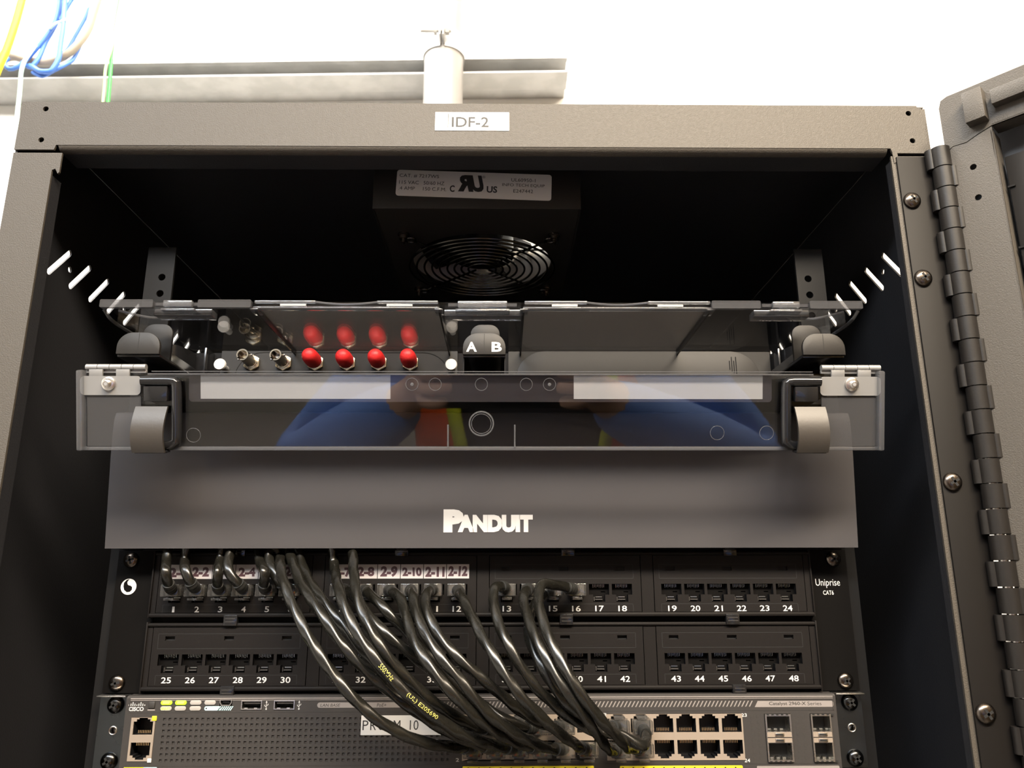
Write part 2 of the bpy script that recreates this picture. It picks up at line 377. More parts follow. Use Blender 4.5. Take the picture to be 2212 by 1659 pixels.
# ------------------------------------------------------------------ cabinet door, swung open to the right
door = thing('cabinet_door', 'open black steel cabinet door swung out at the right edge', 'door', (HX, HY, CBOT))
DM = Matrix(((du.x, -dn.x, 0, HX), (du.y, -dn.y, 0, HY), (0, 0, 1, 0), (0, 0, 0, 1)))   # local: u along door, v away from the inner face, z
DT, FW, TH = 335.5, 31.0, 24.0
d = MB(DM); d.plate(rrect(2.5, 598, CBOT-2, DT, 7), [rrect(75, 525, CBOT+75, 262, 5)], TH-1.5, TH, 'y', 'powder')
d.box(2.5, 4, 6, TH, CBOT+4, DT-6, 'powder'); d.box(8, 592, 5, TH, DT-1.5, DT, 'powder'); d.plate(rect(6, 596, CBOT+2, DT-4), [rrect(75, 525, CBOT+75, 262, 5)], TH-2.4, TH-1.6, 'y', 'powder_shaded'); d.build('outer_panel', door)
d = MB(DM); d.box(70, 530, TH-4, TH-2, CBOT+70, 267, 'smoke'); d.build('window_pane', door)
for (z0, z1) in ((CBOT+3, 300.6),):
    d = MB(DM); d.plate([(3.4, z0), (FW, z0), (FW, z1+1.6), (FW-8, z1-.6), (16, z1-3.2), (8, z1-2.6), (3.4, z1-6)], [circ(17.5, 279.5, 2.0), circ(17.5, 258.2, 2.0), circ(17.5, 60, 2.0), circ(17.5, -160, 2.0)], -.2, 1.3, 'y', 'powder')
    d.box(FW-1.4, FW, -.2, 16, z0, z1, 'powder', .3); d.build('hinge_flange', door)
d = MB(DM); d.plate([(3.4, 295.4), (8, 298.5), (16, 298), (FW-8, 300.6), (FW, 303.0), (598, 303), (598, DT-.5), (9, DT-.5), (5, DT-2), (3.4, DT-7)], [], -.2, 1.3, 'y', 'powder')
d.box(FW, 597, -.2, 14, 303, 304.4, 'powder', .3); d.build('top_flange', door)
d = MB(DM); d.box(19.2, 30.6, -8.5, 0, 306.5, 328, 'powder', .5); d.build('stop_block', door)
d = MB(DM); d.box(34.5, 560, -7, 0, 313.5, 323.5, 'powder', .5); d.build('gasket_bar', door)
d = MB(DM); d.box(33, 47, 8, 22, -300, 283, 'leaf', .6)
for z in (262, 221, 180): d.box(32.5, 36.5, 6.8, 8, z-.6, z+.6, 'leaf')
d.build('stiffener', door)

# ------------------------------------------------------------------ rack rails
def rail(x0, x1, xs):
    hs = []
    for u in range(14):
        base = -300+44.45*u+22
        for o in (-15.9, 0, 15.9): hs.append(circ((x0+x1)/2+(2.0 if x0 < 0 else -2.0), base+o, 2.7, 12))
    r = MB(); r.plate(rect(x0, x1, CBOT, 263), [h_ for h_ in hs if max(w for _, w in h_) < 258], 4.0, 6.0, 'y', 'rail'); t = r.build('rack_rail', cab)
    MB().box(xs, xs+2, 6, 44, CBOT, 263, 'rail').build('side_flange', t)
    for zb in (-250, -150):
        MB().box(min(xs, CL+1.6 if x0 < 0 else xs), max(xs+2, CR-1.6 if x0 > 0 else xs), 30, 44, zb, zb+12, 'rail').build('bracket', t)
rail(-248.7, -228.5, -248.7)
rail(228.9, 249.5, 247.5)

# ------------------------------------------------------------------ exhaust fan under the roof
fan = thing('fan_unit', 'black exhaust fan box with a white rating label and wire guard', 'fan', (-7, 85, CT-1.7))
FX0, FX1, FY0, FY1, FZ = -83.8, 70.0, -6.0, 178.0, 290.0
h = MB(); h.box(FX0, FX1, FY0, FY0+1.4, FZ, CT-1.7, 'plastic', .5); h.box(FX0, FX1, FY1-1.4, FY1, FZ, CT-1.7, 'plastic')
h.box(FX0, FX0+1.4, FY0+1, FY1-1, FZ, CT-1.7, 'plastic'); h.box(FX1-1.4, FX1, FY0+1, FY1-1, FZ, CT-1.7, 'plastic')
h.plate(rect(FX0+.8, FX1-.8, FY0+.8, FY1-.8), [circ(-5.6, 95, 59, 48)], FZ, FZ+1.4, 'z', 'plastic'); h.build('housing', fan)
f = MB(); R = 60.5; vs = []; n = 48
f.plate(circ(-5.6, 95, 63, 48), [circ(-5.6, 95, 59.5, 48)], FZ+1.6, CT-2, 'z', 'fan_grey'); f.build('fan_frame', fan)
f = MB(); f.cyl((-5.6, 95, FZ+6), (-5.6, 95, FZ+34), 27, 'gloss', n=40)
for k in range(4):
    a = math.pi/4+k*math.pi/2; f.box(-2, 2, 24, 60, FZ+32, FZ+37, 'gloss') if 0 else None
    c, s = math.cos(a), math.sin(a); P = [(-5.6+c*u-s*v, 95+s*u+c*v) for u, v in ((20, -3), (62, -3), (62, 3), (20, 3))]
    f.prism(P, FZ+33, FZ+37, 'z', 'gloss')
f.build('motor_hub', fan)
for k in range(5):
    b = MB(); a0 = .35+k*2*math.pi/5; vs = []; fs = []
    for i in range(7):
        for j in range(6):
            r = 26+31*j/5; a = a0+.92*(i/6-.5)*(1-.06*j/5); z = FZ+10+20*(i/6)
            vs.append((-5.6+r*math.cos(a), 95+r*math.sin(a), z))
    for i in range(7):
        for j in range(6):
            r = 26+31*j/5; a = a0+.92*(i/6-.5)*(1-.06*j/5); z = FZ+11.6+20*(i/6)
            vs.append((-5.6+r*math.cos(a), 95+r*math.sin(a), z))
    for o in (0, 42):
        fs += [(o+i*6+j, o+i*6+j+1, o+(i+1)*6+j+1, o+(i+1)*6+j) for i in range(6) for j in range(5)]
    ring = [j for j in range(6)]+[i*6+5 for i in range(1, 7)]+[36+j for j in range(4, -1, -1)]+[i*6 for i in range(5, 0, -1)]
    fs += [(ring[q], ring[(q+1) % len(ring)], ring[(q+1) % len(ring)]+42, ring[q]+42) for q in range(len(ring))]
    b.add(vs, fs, 'gloss'); b.build('blade', fan)
g = MB(); gz = FZ-5.5
for r in (62, 56, 49.5, 43, 36.5, 30, 24, 18, 12):
    P = [(-5.6+r*math.cos(2*math.pi*k/64), 95+r*math.sin(2*math.pi*k/64), gz) for k in range(64)]
    g.tube(P, .95, 'wire', 8, closed=True)
for k in range(4):
    a = math.pi/4+k*math.pi/2; g.tube([(-5.6+math.cos(a)*q, 95+math.sin(a)*q, gz+1.7) for q in (8, 30, 62, 72)], .95, 'wire', 8)
    e = (-5.6+math.cos(a)*78, 95+math.sin(a)*78)
    g.tube([(e[0]+4*math.cos(2*math.pi*q/16), e[1]+4*math.sin(2*math.pi*q/16), gz+1.5) for q in range(16)], .95, 'wire', 8, closed=True)
g.build('wire_guard', fan)
for x in (-66.1, 52.8):
    for y in (36.7, 153):
        s = MB(); s.lathe([(4.6, 0), (4.6, 1.6), (3.6, 2.0), (3.4, 4.6), (1.6, 5), (1.6, 8), (.01, 8)], (x, y, FZ), (0, 0, -1), 'screw', 18); s.build('screw', fan)
# rating label, stuck on slightly askew
a = -.034; LM = Matrix.Translation((-9.2, FY0-.05, 309.0)) @ Matrix.Rotation(-a, 4, 'Y')
l = MB(LM); l.plate(rrect(-57.6, 57.6, -10.6, 10.6, 2.2), [], -.3, 0, 'y', 'white'); Y = -.36
l.text('CAT. # 7217WS', -55.6, -26.2, 4.4, 7.4, Y, 'ink'); l.text('115 VAC', -55.6, -41.0, -1.0, 1.9, Y, 'ink'); l.text('50/60 HZ', -37.4, -22.0, -1.0, 1.9, Y, 'ink')
l.text('.4 AMP', -55.6, -43.6, -5.8, -3.0, Y, 'ink'); l.text('150 C.F.M.', -37.6, -20.4, -5.8, -3.0, Y, 'ink')
l.text('C', -17.8, -14.2, -6.2, -.8, Y, 'ink', .03); l.text('R', -13.2, -1.6, -5.6, 8.0, Y, 'ink', .055, shear=-.22, mirror=True)
l.text('U', -2.6, 6.8, -5.6, 8.0, Y-.01, 'ink', .055, shear=-.22); l.text('US', 9.6, 17.4, -5.8, -.4, Y, 'ink', .03)
l.text('®', 5.8, 8.2, 5.8, 8.0, Y, 'ink')
l.text('UL60950-1', 27.6, 45.6, 4.0, 6.8, Y, 'ink'); l.text('INFO TECH EQUIP', 21.0, 52.6, -.4, 2.4, Y, 'ink'); l.text('E247442', 29.4, 44.0, -5.0, -2.2, Y, 'ink')
l.build('rating_label', fan)

# ================================================================== FIBRE ENCLOSURE (clear lid, drop-down door)
enc = thing('fiber_enclosure', 'black fibre enclosure with clear lid and clear drop-down front door', 'fibre enclosure', (0, 0, 143))
b = MB(); b.box(-227, 227, -73, 110, 143, 145, 'plastic'); b.box(-227, -225, -30, 110, 145, 189.5, 'gloss'); b.box(225, 227, -30, 110, 145, 189.5, 'gloss')
b.box(-227, 227, 108, 110, 145, 189.5, 'gloss'); b.build('tray', enc)
b = MB(); b.plate(rect(-225, 225, 145, 189.8), [rect(-195, -24, 147, 186), rect(24, 195, 147, 186)], 30.6, 32, 'y', 'gloss'); b.build('bulkhead', enc)
for s in (-1, 1):
    MB().box(min(s*227, s*241), max(s*227, s*241), 1.6, 3.6, 144, 189, 'gloss', .4).build('mounting_ear', enc)
b = MB(); b.plate([(-236.5, -70), (237, -70), (237, -8), (226.5, -2), (226.5, 33), (-226.5, 33), (-226.5, -2), (-236.5, -8)], [], 191, 193, 'z', 'clear'); b.build('lid', enc)
for x0, x1 in ((-236.5, -203.8), (-176.2, -143.4), (142.6, 173.2), (203.9, 237)):
    MB().prism(rrect(x0, x1, 188.3, 193.4, .8, 3), -73, -70.1, 'y', 'smoke').build('lid_rim', enc)
for x0, x1 in ((-141.6, -28), (26, 142)):
    r = MB(); m_ = (x0+x1)/2
    r.box(x0, m_-19, -72, -70.1, 191.6, 193.4, 'edge', .3); r.box(m_+19, x1, -72, -70.1, 191.6, 193.4, 'edge', .3)
    r.tube([(m_-19+38*k/12, -71, 192.6-1.5*math.sin(math.pi*k/12)) for k in range(13)], .7, 'edge', 8)
    r.box(x0-1, x1+1, -71.2, -66, 188.5, 189.6, 'edge', .25)
    for q in (m_-33, m_+33): r.box(q-8, q+8, -71.6, -70, 189.8, 191.2, 'film')
    r.box(x0-3, x0+2, -71, -60, 187.6, 188.6, 'edge', .2); r.box(x1-2, x1+3, -71, -60, 187.6, 188.6, 'edge', .2)
    r.build('lid_window_frame', enc)
    r = MB(); r.box(x0, x1, -66, 29, 189.7, 190.8, 'window_film'); r.box(x0-1.2, x0, -66, 29, 187.5, 190.8, 'gloss'); r.box(x1, x1+1.2, -66, 29, 187.5, 190.8, 'gloss'); r.build('label_window', enc)
for x0, x1 in ((-197.5, -179.6), (-15.6, 15.2), (180.6, 197.6)):
    r = MB(); r.box(x0, x1, -73.5, -70.5, 188.6, 193, 'edge', .7); r.box(x0-1.5, x1+1.5, -72.5, -64, 186.6, 188.0, 'edge', .4)
    r.box(x0-6, x0, -71, -69, 190, 192, 'smoke'); r.box(x1, x1+6, -71, -69, 190, 192, 'smoke'); r.cyl((x0+1, -72, 190.8), (x1-1, -72, 190.8), 1.5, 'edge', n=16); r.build('lid_latch', enc)
    r = MB(); r.box(x0-9, x1+9, -64, -54, 186.2, 190.6, 'smoke', .4); r.build('latch_pocket', enc)
for s in (-1, 1):
    g = MB(); 
    for q, (yy, w) in enumerate(((-58, 9), (-34, 8))):
        g.prism([(s*232, yy), (s*(232-w), yy), (s*(232-w), yy+9)], 181-q*1.5, 190.8, 'z', 'clear')
    P = [(s*236, -68, 188.5), (s*233, -60, 183), (s*229.5, -30, 182), (s*228.5, -8, 186)]
    g.tube(crom(P, 2), 1.1, 'smoke', 8); P2 = [(s*228, -66, 188.6), (s*214, -60, 186.6), (s*206, -52, 188.4)]
    g.tube(crom(P2, 2), .8, 'edge', 8); g.build('lid_gusset', enc)
# three cable guides with two D-shaped tabs each
def dshape(w, z0, z1):
    r = min(w, z1-z0)*.70
    return [(-w, z0), (w, z0)]+[(w-r+r*math.cos(a*math.pi/16), z1-r+r*math.sin(a*math.pi/16)) for a in range(9)]+[(-w+r-r*math.sin(a*math.pi/16), z1-r+r*math.cos(a*math.pi/16)) for a in range(9)]
for x, off in ((-215.0, 1.5), (.8, 0), (214.6, -1.5)):
    g = MB(Matrix.Translation((x, 0, 0)))
    g.prism(dshape(13.4, 161.5, 175.6), -62, -59.2, 'y', 'plastic', .35); g.box(-13.2, 13.2, -60, 28, 160.2, 162.4, 'gloss', .4)
    g.prism([(u+off, w) for u, w in dshape(9.6, 162, 188.2)], -41, -38.6, 'y', 'plastic', .35)
    g.box(-8+off, 8+off, -38.6, 26, 162.4, 170, 'gloss')
    if x > 0 and x < 2:
        g.text('A', -11.3, -4.6, 163.2, 169.6, -62.06, 'print', .03); g.text('B', 4.6, 11.0, 163.2, 169.6, -62.06, 'print', .03)
        g.box(-13.4, -12.6, -58, 26, 150, 161, 'gloss'); g.box(12.6, 13.4, -58, 26, 150, 161, 'gloss')
    g.box(-.12, .12, -62.1, -61.9, 162, 175, 'hole'); g.build('cable_guide', enc)
for s in (-1, 1):
    g = MB(); P = [(s*(226-9*math.sin(k*math.pi/16)), 2+26*(1-math.cos(k*math.pi/16))) for k in range(9)]
    Q = [(x-s*1.4, y+.6) for x, y in P[::-1]]
    g.prism(P+Q, 146, 188, 'z', 'gloss'); g.build('radius_guide', enc)
for x in (-203.5, 214.5):
    MB().box(x-.8, x+.8, 14, 30, 146, 189, 'gloss', .3).build('partition', enc)
# drop-down door, hanging open
TD = Vector((0, -76.5, 145.5)); nD = Vector((0, .9655, .2604))
DF = Matrix(((1, 0, 0, TD.x), (0, nD.y, -.2604, TD.y), (0, nD.z, .9655, TD.z), (0, 0, 0, 1)))
dd = MB(DF); dd.plate([(-241, 1.2), (-239, 1.8), (-236.5, -.4), (237, -.4), (239.6, 1.8), (242, 1.2), (242, -46), (241, -46.6), (23.4, -46.6), (23.4, -45), (-25.4, -45), (-25.4, -46.6), (-240, -46.6), (-241, -46)], [], 0, 2.2, 'y', 'clear')
front = dd.build('front_door', enc)
r = MB(DF)
for x0, x1 in ((-241, -237.2), (238.2, 242)):
    r.box(x0, x1, -4.2, 2, -46.6, 1.6, 'edge', 1.1)
r.box(-240, 241, -1.2, 2.2, -46.6, -44.3, 'edge', .5); r.box(-200, 200, -.9, 2.2, -1.4, -.3, 'edge', .3); r.box(-198, 200, .2, 2.6, .5, 1.1, 'edge', .2)
r.box(-236, -204, -.6, 0, -44, -14, 'smoke') ; r.box(205, 238, -.6, 0, -44, -14, 'smoke')
r.build('door_rim', front)
MB(DF).plate(rrect(-176.5, 175.8, -17.5, -.8, 2), [], 2.4, 3.0, 'y', 'film_dark').build('label_backing', front)
for x0, x1 in ((-169.5, -55.4), (55.4, 170.2)):
    MB(DF).box(x0, x1, 2.24, 2.38, -15.7, -1.4, 'film').build('paper_label', front)
r = MB(DF); 
def ring(mb, x, z, rr, t, y=-.3, mat='edge'): mb.tube([(x+rr*math.cos(2*math.pi*k/32), y, z+rr*math.sin(2*math.pi*k/32)) for k in range(32)], t, mat, 8, closed=True)
ring(r, -.4, -30.5, 7.2, .5, -.4); ring(r, -.4, -30.5, 5.9, .2, -.7); r.cyl((-.4, -.7, -30.5), (-.4, 0, -30.5), 6.8, 'clear', n=32)
r.build('magnet_button', front)
r = MB(DF)
for x in (-42.1, -28.2, -.4, 26.6, 40.6): ring(r, x, -6.8, 3.7, .16, -.05)
for x in (-42.1, 40.6): r.lathe([(1.1, 0), (.9, .5), (.01, .7)], (x, 0, -6.9), (0, -1, 0), 'edge', 12)
for x in (-173, 142, 172): ring(r, x, -37.5 if x < 0 else -36, 4.2, .16, -.05)
for x in (-20.4, 19.7): r.tube([(x, -1.2, -31), (x, -1.4, -44.6)], .5, 'edge', 8)
r.build('molded_mark', front)
for s in (-1, 1):
    cx = -191.5 if s < 0 else 192.3
    X = lambda u: cx+(-s)*u*1.0   # u grows away from the hinge side, towards the middle of the door
    p = MB(DF); path = [(X(-11), -2.6, -5), (X(6), -2.6, -5), (X(8.6), -2.6, -6), (X(9.6), -2.6, -9), (X(9.6), -2.6, -38), (X(8.8), -2.6, -41.5), (X(5), -2.6, -43.5), (X(-2), -2.6, -43.5)]
    p.tube(crom(path, 1.2), 3.0, 'gloss', 16); pull = p.build('pull_ring', front)
    p = MB(DF); p.box(min(X(-9), X(5)), max(X(-9), X(5)), -5, 0, -17, -8, 'gloss', .6)
    A = []; 
    for k in range(15):
        t = k/14; A.append((-20-27*t, -2.2-10.5*math.sin(math.pi*min(1, t*.62+.10))))
    t_ = [(y, z) for z, y in A]+[(y+1.7, z) for z, y in A[::-1]]
    x0, x1 = sorted((X(-13 if s > 0 else -13.4), X(5.5)))
    p.prism([(q[0], q[1]) for q in t_], x0, x1, 'x', 'strap'); p.box(x0+.3, x1-.3, -8.6, -1, -47.6, -46.2, 'gloss', .4)
    p.build('latch_tongue', front)
    hx0, hx1 = (-239.6, -203.8) if s < 0 else (203.8, 240.4); hc = -222.5 if s < 0 else 222.7
    h = MB(DF); h.plate(rrect(hx0, hx1, -13.4, -2.0, 2.6), [], -1.5, -.3, 'y', 'matte_steel')
    for q in (-12, 4): h.box(hc+q, hc+q+8, -1.2, .2, -2.4, 2, 'matte_steel', .2)
    bx0 = hc-17.2-(0 if s > 0 else -2); seg = 7.2
    for k in range(5): h.cyl((bx0+k*seg+.15, 2.0, 3.2), (bx0+(k+1)*seg-.15, 2.0, 3.2), 1.9, 'matte_steel', n=20)
    h.box(bx0, bx0+5*seg, 1.5, 3.5, -.2, 1.6, 'matte_steel', .2)
    hg = h.build('door_hinge', front)
    h = MB(DF); h.lathe([(4.1, 0), (4.1, 1.0), (3.5, 1.4), (2.3, 1.6), (2.3, 3.4), (1.6, 3.9), (.01, 3.9)], (hc, -1.5, -6.6), (0, -1, 0), 'steel', 24); h.cyl((hc, -5.5, -6.6), (hc, -5.3, -6.6), 1.0, 'film'); h.build('hinge_bolt', front)

# ------------------------------------------------------------------ adapter panels and their connectors
ad = thing('adapter_panel', 'black fibre adapter panel carrying six nickel connectors, four under red caps', 'adapter panel', (-109, 29, 146))
p = MB(); p.plate(rrect(-196.8, -21.5, 146, 190.6, .6), [circ(x, 182.8, 3.0, 16) for x in (-173.7, -150.1, -126.5, -102.9, -79.6, -56.3)], 28, 30, 'y', 'plastic')
P = rrect(-186, -27, 146.5, 189.5, 20, 8); p.tube([(u, 27.95, w) for u, w in P], .35, 'hole', 6, closed=True); p.build('plate', ad)
for x in (-192.6, -25.2):
    p = MB(); p.cyl((x, 28, 176.5), (x, 15, 176.5), 2.4, 'film', n=16); p.lathe([(4.4, 0), (4.4, 1.2), (3.9, 2.0), (.01, 2.1)], (x, 16, 176.5), (0, -1, 0), 'white', 28); p.build('push_pin', ad)
cxs = (-173.7, -150.1, -126.5, -102.9, -79.6, -56.3); CZ = 181.2
for i, x in enumerate(cxs):
    c = MB(); c.prism([(x+6.4*math.cos(math.pi/6+k*math.pi/3), CZ+6.4*math.sin(math.pi/6+k*math.pi/3)) for k in range(6)], 25.4, 28, 'y', 'brass', .3)
    c.lathe([(5.4, 0), (5.4, .7), (4.7, 1.0), (4.7, 2.2), (4.2, 2.4), (4.2, 7.5)], (x, 25.4, CZ), (0, -1, 0), 'nickel', 28)
    # slotted bayonet barrel, open at its end
    n = 28; vs = []; fs = []
    for r_, y0 in ((4.2, 18), (4.2, 5.5 if i < 2 else 10), (3.3, 5.5 if i < 2 else 10), (3.3, 16)):
        for k in range(n+1): a = math.radians(250)+k*math.radians(322)/n; vs.append((x+r_*math.cos(a), y0, CZ+r_*math.sin(a)))
    for q in range(3): fs += [(q*(n+1)+k, q*(n+1)+k+1, (q+1)*(n+1)+k+1, (q+1)*(n+1)+k) for k in range(n)]
    c.add(vs, fs, 'nickel'); c.cyl((x, 17, CZ), (x, 10, CZ), 1.3, 'white' if i == 1 else 'brass', n=12)
    for a in (20, 200): c.cyl((x+4*math.cos(math.radians(a)), 12, CZ+4*math.sin(math.radians(a))), (x+5.4*math.cos(math.radians(a)), 12, CZ+5.4*math.sin(math.radians(a))), .8, 'nickel', n=10)
    c.build('connector', ad)
names = ('red rubber dust cap next to the bare connectors, first of the four', 'red rubber dust cap, second from the bare connectors',
         'red rubber dust cap, third from the bare connectors', 'red rubber dust cap, fourth from the bare connectors and nearest the A')
for i, x in enumerate(cxs[2:]):
    y0 = (3.2, 1.0, 1.6, 2.2)[i]
    c = MB(); c.lathe([(5.7, 0), (5.9, 1.5), (5.95, 6), (5.8, y0+8.5), (5.4, y0+11.5), (4.5, y0+13.8), (3.0, y0+15.2), (1.3, y0+15.8), (.01, y0+15.9)], (x, 21.6, CZ), (0, -1, 0), 'red', 30)
    tag(c.build('dust_cap', org=(x, 21.6, CZ), angle=60), names[i], 'dust cap', 'red dust caps on the fibre connectors')
bp = thing('adapter_panel', 'black blank adapter panel with rounded corners, right of the A B tab', 'adapter panel', (116, 29, 146))
p = MB(); p.plate(rrect(16.5, 212.5, 146, 190.6, .6), [], 28.6, 30, 'y', 'plastic'); p.build('plate', bp)
p = MB(); p.prism(rrect(22, 204, 146, 190.4, 21.5, 9), 26.4, 28.6, 'y', 'plastic', .4)
for k in range(4): p.box(181+k*1.6, 181.6+k*1.6, 26.2, 26.5, 176-k*1.2, 183+(k % 2)*3, 'gloss')
p.build('blank_cover', bp)

# ================================================================== CABLE MANAGER
cm = thing('cable_manager', 'charcoal cable manager with a wide cover and a white maker\'s word', 'cable manager', (0, 0, 44.6))
MB().plate(rect(-241.3, 241.3, 44.7, 133), [rect(-200, -40, 60, 115), rect(40, 200, 60, 115)], 0, 2, 'y', 'panel_metal').build('back_plate', cm)
prf = [(-20.0, 44.7), (-20.6, 49), (-24.5, 80), (-27.2, 102), (-28.6, 118), (-28.8, 127), (-27, 131.5), (-22, 133), (-2, 133)]
inn = [(-2, 131), (-21.5, 131), (-25.4, 129.8), (-26.7, 126.5), (-26.5, 118), (-25.1, 102), (-22.4, 80), (-18.5, 49), (-17.8, 44.7)]
MB().prism(prf+inn, -241.0, 241.3, 'x', 'cover').build('cover', cm)
for x in (-225, -75, 75, 225): MB().box(x-2, x+2, -16, 0, 118, 130, 'plastic', .4).build('cover_hook', cm)
TL = MB(Matrix.Translation((0, -22.2, 60)) @ Matrix.Rotation(math.atan2(3.9, 31), 4, 'X'))
k0 = .9985
TL.text('P', -25.6, -12.6, -5.6, 9.0, 0, 'print', .085); TL.text('ANDUIT', -16.4, 31.8, -5.6, 5.6, -.02, 'print', .07)
TL.build('maker_lettering', cm)

# ================================================================== PATCH PANEL
pp = thing('patch_bay', 'black 48-port patch panel with handwritten white port labels', 'patch panel', (0, 0, -44.4))
e = MB()
for s in (-1, 1):
    x0, x1 = sorted((s*214.5, s*241.3)); e.plate(rect(x0, x1, -44.2, 44.2), [slot(s*231, 38.1, s*234, 38.1, 6.2), slot(s*231, -38.1, s*234, -38.1, 6.2)], 0, 2, 'y', 'panel_metal')
e.box(-214.5, 214.5, 1, 2, -44.2, 44.2, 'panel_metal')
e.text('Uniprise', 219.4, 235.6, 19.4, 25.2, -.06, 'print'); e.text('CAT6', 223.8, 230.8, 15.0, 17.8, -.06, 'print', .01)
e.prism(circ(-232.4, 21.0, 5.1, 36), -.08, -.02, 'y', 'print')
sw = [(.2, 5.0), (-1.8, 4.2), (-3.2, 2.4), (-3.3, .2), (-2.6, -2), (-.8, -3.4), (1.2, -3.2), (2.4, -1.8), (2.3, -.2), (1.2, .7), (-.1, .9), (-.9, 1.7), (-1.1, 3.0), (-.5, 4.1)]
e.prism([(-232.4+u, 21+w) for u, w in sw], -.16, -.1, 'y', 'panel_metal'); e.build('faceplate', pp)
MX = lambda m: -212.1+107.8*m
ROW = {0: 43.05, 1: 0.0}
for r_ in (0, 1):
    o = ROW[r_]; f = MB(); zt, zb = (43.8, 1.6) if r_ == 0 else (-1.0, -43.9)
    mt, mb_ = (40.6, 4.6) if r_ == 0 else (-4.1, -39.9)
    f.plate(rect(-216, 215.6, zb+1, zt-1), [rect(MX(m), MX(m)+100, mb_, mt) for m in range(4)], -3, 1, 'y', 'panel')
    f.box(-216, 215.6, -4.8, .8, mb_-2.9, mb_-.1, 'panel', 1.2); f.box(-216, 215.6, -4.4, .8, mt+.2, mt+2.4, 'panel', 1.0)
    f.box(-216.2, -215.2, -4.6, 0, zb, zt, 'panel', .3); f.box(214.9, 215.9, -4.6, 0, zb, zt, 'panel', .3); f.build('row_frame', pp)
for zc in (0.0, -43.0, 43.4):
    for x in (-162.4, 53.6, 161.4) if zc == 0 else (-160.8, -54, 55.5, 162.6):
        c = MB(); c.box(x-4.3, x+4.3, -5.6, .5, zc-3.3, zc+3.3, 'gloss', .3)
        for q in (-.9, 1.1): c.box(x-3.2, x+3.2, -5.9, -5.5, zc+q-.22, zc+q+.22, 'switch_dark')
        c.build('snap_clip', pp)
JP = [(-6.6, 0), (6.6, 0), (6.6, -6.8), (3.9, -6.8), (3.9, -11.3), (-3.9, -11.3), (-3.9, -6.8), (-6.6, -6.8)]
def jack_mesh(mb, x, z):
    """z: top of the opening; cavity with contacts and latch step"""
    Q = [(x+u, z+w) for u, w in JP]; n = len(Q)
    mb.add([(u, -2.6, w) for u, w in Q]+[(u, 9, w) for u, w in Q], [(i, (i+1) % n, n+(i+1) % n, n+i) for i in range(n)]+[(n, n+1, n+2, n+7), (n+3, n+4, n+5, n+6)], 'jack', False)
    for k in range(8): 
        xx = x-3.6+k*1.03; mb.box(xx-.16, xx+.16, 0+(k % 2)*.6, 8, z-1.9-(k % 3)*.3, z-1.4-(k % 3)*.3, 'contact'); mb.box(xx-.16, xx+.16, 0, .4, z-2.4+(k % 2)*.5, z-.3, 'contact')
    mb.box(x-2.4, x+2.4, -.6, 3, z-10.2, z-9.5, 'switch_dark'); mb.box(x-3.3, x-2.7, -.6, 3, z-10.8, z-8.2, 'switch_dark'); mb.box(x-2.0, x+2.2, .5, 3, z-8.6, z-8.0, 'contact')
    mb.box(x+1.6, x+4.6, 1, 5, z-5.4, z-4.7, 'contact'); mb.box(x+2.2, x+4.0, 2, 5, z-6.2, z-5.8, 'switch_dark')
    return mb
port = 0; PORTX = {}; jproto = None
for r_ in (0, 1):
    for m in range(4):
        o = ROW[r_]; x0 = MX(m); mt, mb_ = (40.4, 4.8) if r_ == 0 else (-4.3, -39.7)
        px = [x0+11.7+15.07*i for i in range(6)]; zt = -20.8+o
        f = MB(); holes = [[(x+u, zt+w) for u, w in JP] for x in px]
        holes += [rect(x-3.1, x+3.1, -12.4+o, -9.8+o) for x in (px[0]-.2, (px[2]+px[3])/2-.2, px[5]-1)]
        f.plate(rect(x0+.5, x0+99.5, mb_, mt), holes, -3.2, -1.6, 'y', 'panel')
        f.box(x0+3, x0+97, -1, 0, o-18, o-8, 'hole')
        for (a, b_, c_, d_) in ((px[0]-7.6, px[5]+7.6, o-8.5, o-8.2), (px[0]-7.6, px[5]+7.6, o-17.5, o-17.2), (px[0]-7.8, px[0]-7.5, o-17.5, o-8.2), (px[5]+7.5, px[5]+7.8, o-17.5, o-8.2), (px[0]-7, px[5]+7, o-33.6, o-33.3), (px[0]-7.2, px[0]-6.9, o-39, o-33.3), (px[5]+6.8, px[5]+7.1, o-39, o-33.3)):
            f.box(a, b_, -3.23, -3.19, c_, d_, 'hole')
        for i, x in enumerate(px):
            port += 1; PORTX[port] = x; s = str(port); w = 2.9 if len(s) == 1 else 6.2
            if s == '1': w = 1.5
            elif '1' in s: w = 5.6
            f.text(s, x-w/2, x+w/2, -38.1+o, -34.5+o, -3.26, 'print', .012)
        mod = f.build('port_module', pp)
        for i, x in enumerate(px):
            if jproto is None:
                jproto = jack_mesh(MB(), px[0], zt).build('jack', mod); jx, jz = px[0], zt
            else:
                j = jproto.copy(); C.objects.link(j); j.parent = mod; j.location = Vector(((x-jx)*S, 0, (zt-jz)*S))
        if r_ == 0 and m < 2:
            l = MB()
            for i, x in enumerate(px):
                l.box(x-6.9, x+7.7, -3.5, -3.3, 25.9, 34.9, 'white_label')
                t = '2-%d' % (6*m+i+1); w = 11.0 if len(t) == 3 else 12.6
                l.text(t, x+.4-w/2, x+.4+w/2, 26.9+(i % 2)*.4, 33.0+(i % 3)*.4, -3.54, 'marker', .055, shear=.06*((i % 3)-1))
            l.box(px[0]-7.2, px[5]+8, -3.3, -3.24, 25.4, 35.4, 'hole'); l.build('label_strip', mod)
for x in (-232.55, 232.55):
    for z in (38.1, -38.1): s = MB(); pan_screw(s, x, 0, z, 5.1, 'screw', .75 if x > 0 else .3); s.build('screw', pp)

